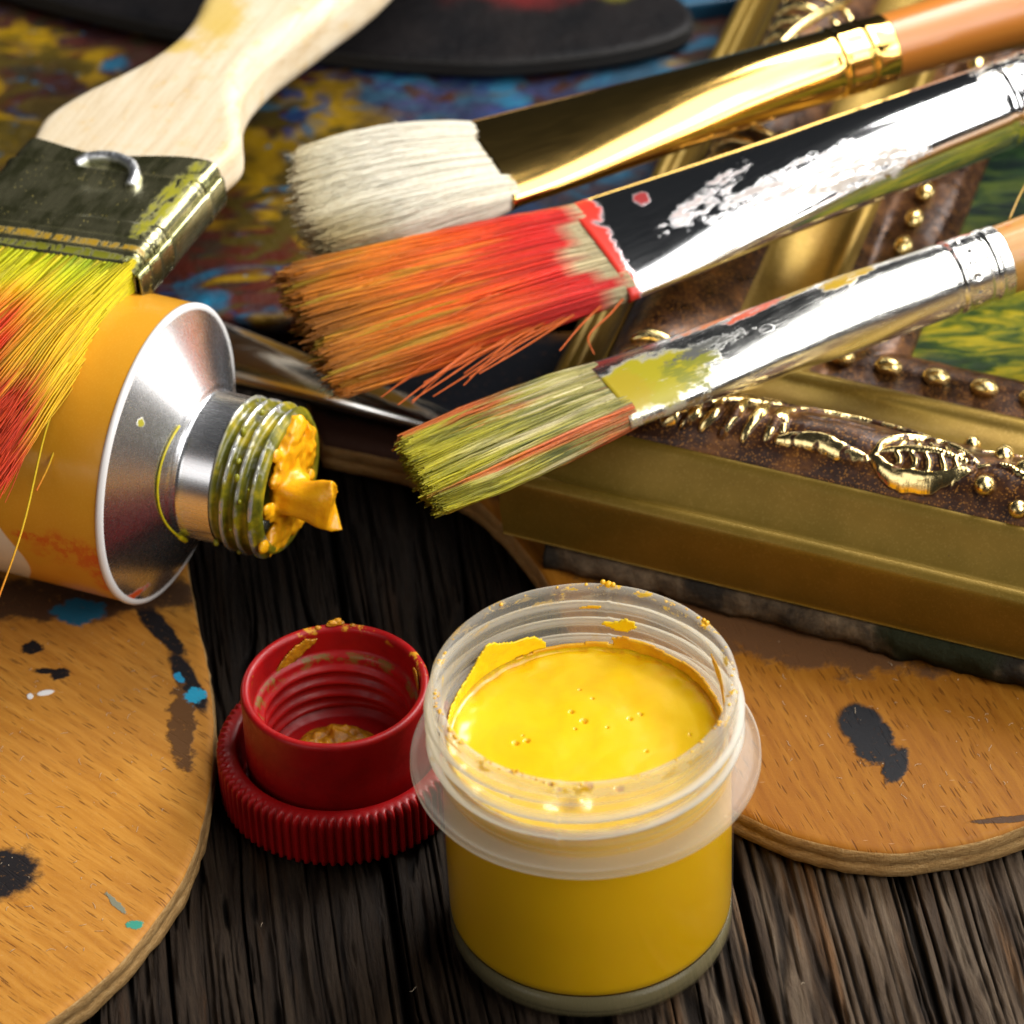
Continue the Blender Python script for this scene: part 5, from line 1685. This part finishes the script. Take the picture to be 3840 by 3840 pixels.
# ================================================================ wide decorator's brush
def build_wide():
    a = np.array([-0.39, -0.92, 0.06])
    R0 = np.array([-5.042, 6.983, 4.3])
    x = Vector(a).normalized()
    y = Vector((0.92, -0.39, 0.07))
    y = (y - x * y.dot(x)).normalized()
    z = x.cross(y)
    if z.z < 0:
        z = -z
        y = -y
    # local frame: x to the tip, y across, z up
    Mx = Matrix((x, z.cross(x), z)).transposed().to_4x4()
    Mx.translation = Vector(R0)
    sgn = 1.0 if Vector((-0.92, 0.39, -0.07)).dot(z.cross(x)) > 0 else -1.0
    B = thing('wide_paintbrush', 'broad flat brush, pale wooden handle, brass ferrule, bristles dipped lime to red', 'paintbrush', mat=Mx)
    Wd, Tk = 2.70, 0.60
    L = 2.46

    def Y(w):
        return sgn * w
    # ferrule: rounded rectangle, corner at w=0 is toward the tube
    me_ = m_metal('tarnished_brass', (0.46, 0.43, 0.24), 0.25, 0.0,
                  [((-0.36, Y(1.4), 0.0), (0.07, 1.6, 0.4), 0, (0.34, 0.20, 0.012), 0.7, 2.6, 0.7), ((-0.12, Y(1.1), 0), (0.06, 1.5, 0.4), 0, (0.16, 0.16, 0.01), 0.8, 3, 0.6), ((-1.5, Y(0.25), 0), (0.9, 0.16, 0.4), 0.0, (0.32, 0.30, 0.02), 0.8, 4, 0.7)],
                  tint=(0.20, 0.20, 0.09), specks=0.8, scuff=0.05, scratch=0.05, full=0.93, rv=0.4)
    kk = 160
    t = np.linspace(0, 2 * np.pi, kk, endpoint=False)
    ex = 5.0

    def section(hw, hz):
        ca, sa = np.cos(t), np.sin(t)
        # rounded rectangle by clamped circle
        rc = min(0.22, hz * 0.75)
        qx = np.clip(ca * 10, -1, 1) * (hw - rc) + rc * np.sign(ca) * np.abs(ca) ** 0.9
        qz = np.sign(sa) * np.minimum(np.abs(sa) * 6, 1) * (hz - rc) + rc * sa
        return qx, qz
    # arc-length parametrised rounded rectangle
    def rrect(hw, hz, rc, n=kk):
        pts = []
        for (cx, cz, a0) in [(hw - rc, hz - rc, 0), (-(hw - rc), hz - rc, 90), (-(hw - rc), -(hz - rc), 180), (hw - rc, -(hz - rc), 270)]:
            for q in np.linspace(0, 90, 14):
                pts.append((cx + rc * math.cos(rad(a0 + q)), cz + rc * math.sin(rad(a0 + q))))
        pts.append(pts[0])
        P = np.array(pts)
        s = np.concatenate([[0], np.cumsum(np.linalg.norm(np.diff(P, axis=0), axis=1))])
        q = np.linspace(0, s[-1], n, endpoint=False)
        return np.interp(q, s, P[:, 0]), np.interp(q, s, P[:, 1])
    rows = []
    xs = np.linspace(-L, 0, 120)
    for xx in xs:
        d = 0.0
        for (g, am, wd) in [(-0.22, 0.028, 0.05), (-0.50, 0.022, 0.06), (-0.62, -0.022, 0.05), (-0.85, 0.02, 0.05), (-1.95, 0.02, 0.05), (-2.08, -0.015, 0.05)]:
            d += am * math.exp(-((xx - g) / wd) ** 2)
        hw, hz = Wd / 2 + d, Tk / 2 + d
        qy, qz = rrect(hw, hz, 0.17)
        xv = np.full(kk, xx)
        if xx < -2.1:
            w_ = (-2.1 - xx) / 0.36
            xv = xv + w_ * (0.10 * np.cos(qy * 2.6 + 0.6) + 0.05)
        qz = qz - 0.0
        # dent under the rivet loop
        qz = qz - np.where(qz > 0, 0.05 * np.exp(-(((xx + 1.7) / 0.22) ** 2 + ((qy * sgn * sgn - Y(1.2) + Y(Wd / 2)) / 0.45) ** 2)), 0)
        rows.append(np.stack([xv, Y(Wd / 2) + qy, -Tk / 2 + qz], -1))
    inn = []
    for (xx, s_) in [(-0.5, 0.80), (-0.02, 0.955), (0.004, 0.975)]:
        hw, hz = Wd / 2 * (1 - (1 - s_) * 0.35), Tk / 2 * s_
        qy, qz = rrect(hw, hz, 0.14)
        inn.append(np.stack([np.full(kk, xx), Y(Wd / 2) + qy, -Tk / 2 + qz], -1))
    V = np.vstack(rows + inn[::-1])
    F = [list(f) for f in gridf(len(rows) + 3, kk, cv=True)]
    mesh_obj('ferrule', V, F, me_, B)
    # folded seam on the narrow side
    mb = MB()
    prof = [(0.0, 0.10), (0.055, 0.11), (0.075, 0.06), (0.075, -0.20), (0.055, -0.285), (0.0, -0.31), (-0.04, -0.285), (-0.05, -0.20), (-0.05, -0.05)]
    rows = []
    xs = np.linspace(-L * 0.97, 0.02, 60)
    for xx in xs:
        d = 0
        for (g, am, wd) in [(-0.22, 0.02, 0.04), (-0.50, 0.016, 0.05), (-0.85, 0.014, 0.05), (-1.95, 0.016, 0.05)]:
            d += am * math.exp(-((xx - g) / wd) ** 2)
        rows.append(np.array([(xx, Y(-p[0] - (d if p[0] > 0.02 else 0)), -Tk / 2 + p[1] * 0.98 + 0.05) for p in prof]))
    V = np.vstack(rows)
    F = [list(f) for f in gridf(len(xs), len(prof))]
    o = mesh_obj('side_seam', V, F, me_, B)
    so = o.modifiers.new('solid', 'SOLIDIFY')
    so.thickness = 0.022
    so.offset = 0
    # rivet loop pressed into the top
    pts = [(-2.02, 1.75, -0.01), (-2.16, 1.62, 0.03), (-2.22, 1.35, 0.045), (-2.12, 1.05, 0.045), (-1.90, 0.88, 0.035), (-1.72, 0.86, -0.02)]
    P = catmull([(p[0], Y(p[1]), p[2]) for p in pts], 8)
    V, F = tube(P, 0.07, 12)
    mesh_obj('rivet_loop', V, F, m_metal('bright_wire', (0.85, 0.86, 0.88), 0.42, 0.0), B)
    # handle
    lf = [(-2.1, 2.55), (-2.6, 2.66), (-3.0, 2.74), (-3.3, 2.70), (-3.7, 2.55), (-4.1, 2.34), (-4.6, 2.10), (-5.2, 1.96), (-5.8, 1.97), (-6.5, 2.10), (-8, 2.22), (-11, 2.1), (-14, 1.9), (-15.5, 1.5)]
    rt = [(-2.1, 0.10), (-2.6, 0.03), (-3.0, 0.00), (-3.3, 0.10), (-3.7, 0.30), (-4.1, 0.47), (-4.6, 0.57), (-5.2, 0.56), (-5.8, 0.45), (-6.5, 0.30), (-8, 0.05), (-11, 0.1), (-14, 0.4), (-15.5, 1.0)]
    Lf, Rt = catmull(lf, 5), catmull(rt, 5)
    rows = []
    for (l_, r_) in zip(Lf, Rt):
        xx = (l_[0] + r_[0]) / 2
        hw = (l_[1] - r_[1]) / 2
        cc = (l_[1] + r_[1]) / 2
        f = float(sstep(-2.4, -5.0, xx))
        hz = 0.26 + 0.16 * f
        if xx < -14:
            hz *= 1 - (-14 - xx) / 1.8
        qy, qz = rrect(hw, hz, min(0.12 + 0.16 * f, hz * 0.92), 96)
        rows.append(np.stack([np.full(96, xx), Y(cc) + qy, -Tk / 2 - 0.0 + qz - 0.04 * f], -1))
    V = np.vstack(rows)
    F = [list(f) for f in gridf(len(rows), 96, cv=True)] + [list(range(96)), [(len(rows) - 1) * 96 + i for i in range(96)][::-1]]
    mh = NT('pale_sanded_wood')
    c = mh.co()
    g = mh.noise(mh.map(c, scale=(0.25, 3, 2)), 2.4, 6, 0.65, 0.3)
    b = mh.ramp(g, [(0.3, (0.60, 0.45, 0.27)), (0.5, (0.70, 0.58, 0.40)), (0.72, (0.76, 0.66, 0.50))])
    b = mh.mix(mh.mr(mh.noise(c, 4, 6, 0.7), 0.52, 0.7, 0, 0.5), b, (0.68, 0.44, 0.15))
    for (ce, ra) in [((-5.9, Y(1.6), 0), (0.9, 0.35, 1)), ((-5.0, Y(1.75), 0), (0.2, 0.2, 1)), ((-7.0, Y(0.9), 0), (0.25, 0.2, 1))]:
        b = mh.mix(mh.math('MULTIPLY', mh.blot(c, ce, ra, 0.4, 0.8, 2.5, 0.5, True), 0.75), b, (0.62, 0.42, 0.06))
    mh.set(base=b, rough=0.5, spec=0.3)
    mh.bump(mh.noise(c, 14, 5, 0.7), 0.3, 0.02)
    mesh_obj('handle', V, F, mh.m, B)
    # bristles
    n, sg = 14000, 16
    u = rng.uniform(0, 1, n)
    v = rng.uniform(-1, 1, n)
    s = np.linspace(0, 1, sg)
    y0 = 0.03 + (Wd - 0.10) * u
    root = np.stack([np.full(n, -0.15), Y(y0), -Tk / 2 + v * Tk / 2 * 0.92], -1)
    length = 3.7 + 0.5 * fbm(u * 6, v, 2) + rng.normal(0, 0.16, n)
    P = np.zeros((n, sg, 3))
    clump = fbm(u * 11, v * 1.6, 5.5) * 1.4 + 0.5 * fbm(u * 34, v * 2, 1.5)
    spread = 0.10 + 0.14 * u
    P[:, :, 0] = root[:, None, 0] + (length[:, None] + 0.15) * s[None] * (1 - 0.05 * s[None])
    P[:, :, 1] = root[:, None, 1] + Y(1) * ((u - 0.15)[:, None] * spread[:, None] * 4 * s[None] ** 1.5 + 0.22 * clump[:, None] * s[None] ** 1.3 + 0.05 * s[None] ** 2)
    P[:, :, 2] = root[:, None, 2] + v[:, None] * 0.10 * s[None] + 0.12 * fbm(u * 9, v * 2, 9.1)[:, None] * s[None] - 0.10 * s[None] ** 2 + 0.10 * np.sin(np.pi * s[None])
    P[:, :, 1] += 0.035 * vn(u[:, None] * 20, s[None] * 4, v[:, None] * 4) * s[None] * 2
    P[:, :, 2] += 0.035 * vn(u[:, None] * 20 + 9, s[None] * 4, v[:, None] * 4) * s[None] * 2
    P[:, :, 1:] += rng.normal(0, 0.05, (n, 1, 2)) * s[None, :, None]
    r = 0.0140 * rng.uniform(0.6, 1.5, n)[:, None] * (1 - 0.6 * s[None] ** 3) * (1 + 0.25 * vn(u[:, None] * 70, s[None] * 10, v[:, None] * 9))
    ub, sb, vb = u[:, None], np.broadcast_to(s[None], (n, sg)), v[:, None]
    n1 = fbm(ub * 12, sb * 2.2, vb)
    n2 = fbm(ub * 40, sb * 3, vb + 5)
    sh = sb + 0.10 * n1 + 0.10 * (ub - 0.4)
    c = grad(sh, [(0, (0.22, 0.30, 0.008)), (0.10, (0.46, 0.50, 0.008)), (0.27, (0.62, 0.54, 0.008)), (0.37, (0.72, 0.36, 0.006)), (0.46, (0.68, 0.15, 0.006)), (0.55, (0.62, 0.040, 0.005)), (0.82, (0.42, 0.008, 0.005)), (1, (0.60, 0.06, 0.008))])
    c = mixc(c, (0.68, 0.42, 0.02), 0.6 * pm(n2, 0.12, 0.5) * (1 - pm(sb, 0.5, 0.8)))
    c = mixc(c, (0.70, 0.62, 0.06), 0.5 * pm(-n2, 0.25, 0.6) * (1 - pm(sb, 0.35, 0.6)))
    # the edge toward the tube stays yellow longer
    c = mixc(c, (0.66, 0.50, 0.01), 0.75 * pm(0.20 - ub + 0.1 * n1, 0, 0.16) * (1 - pm(sb, 0.62, 0.9)))
    c = np.clip(c * (1 + rng.normal(0, 0.14, (n, 1, 1))), 0.002, 0.95)
    hm = m_hair('dyed_bristle', 0.45, 0.16, 0.35)
    hair_mesh('bristles', P, r, c, hm, B)
    Ps = []
    for (w0, x0, pts) in [(0.05, 1.6, [(0.6, 0.10, -0.3), (1.6, 0.05, -1.1), (2.5, 0.10, -1.75)]), (0.1, 1.4, [(0.5, -0.05, -0.3), (1.0, -0.02, -0.7), (1.35, 0.02, -0.9)]), (0.3, 2.8, [(0.6, -0.1, -0.4), (1.2, -0.15, -1.0)]),
                          (0.5, 3.0, [(0.6, -0.1, -0.4), (1.3, -0.25, -1.1)]), (0.8, 3.0, [(0.5, -0.1, -0.3), (1.2, -0.3, -1.1)])]:
        b0 = np.array([x0, Y(w0), -0.5 - 0.03 * x0])
        Q = catmull(np.array([b0] + [b0 + np.array([p[0], Y(p[1]), p[2]]) for p in pts]), 6)
        idx = np.linspace(0, len(Q) - 1, 20)
        Ps.append(np.stack([np.interp(idx, np.arange(len(Q)), Q[:, i]) for i in range(3)], -1))
    Ps = np.array(Ps)
    cc = grad(np.broadcast_to(np.linspace(0, 1, 20), Ps.shape[:2]), [(0, (0.65, 0.5, 0.02)), (0.6, (0.65, 0.45, 0.02)), (1, (0.65, 0.16, 0.02))])
    for i in range(len(Ps)):
        hair_mesh('stray_bristle', Ps[i:i + 1], np.full((1, 20), 0.013), cc[i:i + 1], hm, B, 5)


build_wide()


def build_loose_hair():
    P = catmull([(5.55, 8.35, 3.42), (5.75, 8.75, 3.55), (6.05, 9.15, 3.75), (6.6, 9.5, 3.8), (7.3, 9.7, 3.6)], 8)
    V, F = tube(P, 0.012, 6)
    o = mesh_obj('loose_bristle', V, F, simple('golden_hair', (0.5, 0.3, 0.06), 0.4))
    tag(o, 'single golden bristle arching over the bare wooden handle', 'bristle')


build_loose_hair()


def build_lint():
    """dust fibres lying on the palettes and planks"""
    mb = MB()
    for k in range(106):
        if k < 70:
            x, y, z = rng.uniform(-7.2, -4.7), rng.uniform(-0.6, 5.0), 0.404
            if x > -5.2 and y < 0.8:
                continue
        elif k < 100:
            x, y, z = rng.uniform(2.2, 5.2), rng.uniform(1.3, 4.2), 0.404
        else:
            x, y, z = rng.uniform(-4.0, 4.5), rng.uniform(-1.7, 0.3), 0.0
            if abs(x) < 2.0:
                continue
        a = rng.uniform(0, 6.28)
        ln = rng.uniform(0.03, 0.12)
        cv = rng.uniform(-1.8, 1.8)
        P = [(x, y, z)]
        for i in range(5):
            a += cv / 5 + rng.normal(0, 0.25)
            P.append((P[-1][0] + ln / 5 * math.cos(a), P[-1][1] + ln / 5 * math.sin(a), z + 0.006 * math.sin(i)))
        mb.add(*tube(np.array(P), 0.0026, 4))
    for k in range(90):
        x, y, z = (rng.uniform(-7.2, -4.8), rng.uniform(0.8, 5.0), 0.403) if k < 60 else (rng.uniform(2.2, 5.2), rng.uniform(1.3, 4.2), 0.403)
        V, F = ico(1, rng.uniform(0.003, 0.008))
        mb.add(V + np.array([x, y, z]), F)
    o = mb.build('lint', simple('pale_dust', (0.5, 0.40, 0.28), 0.8), None)
    o['kind'] = 'stuff'
    tag(o, 'pale dust fibres scattered over the wooden palettes', 'lint')


build_lint()
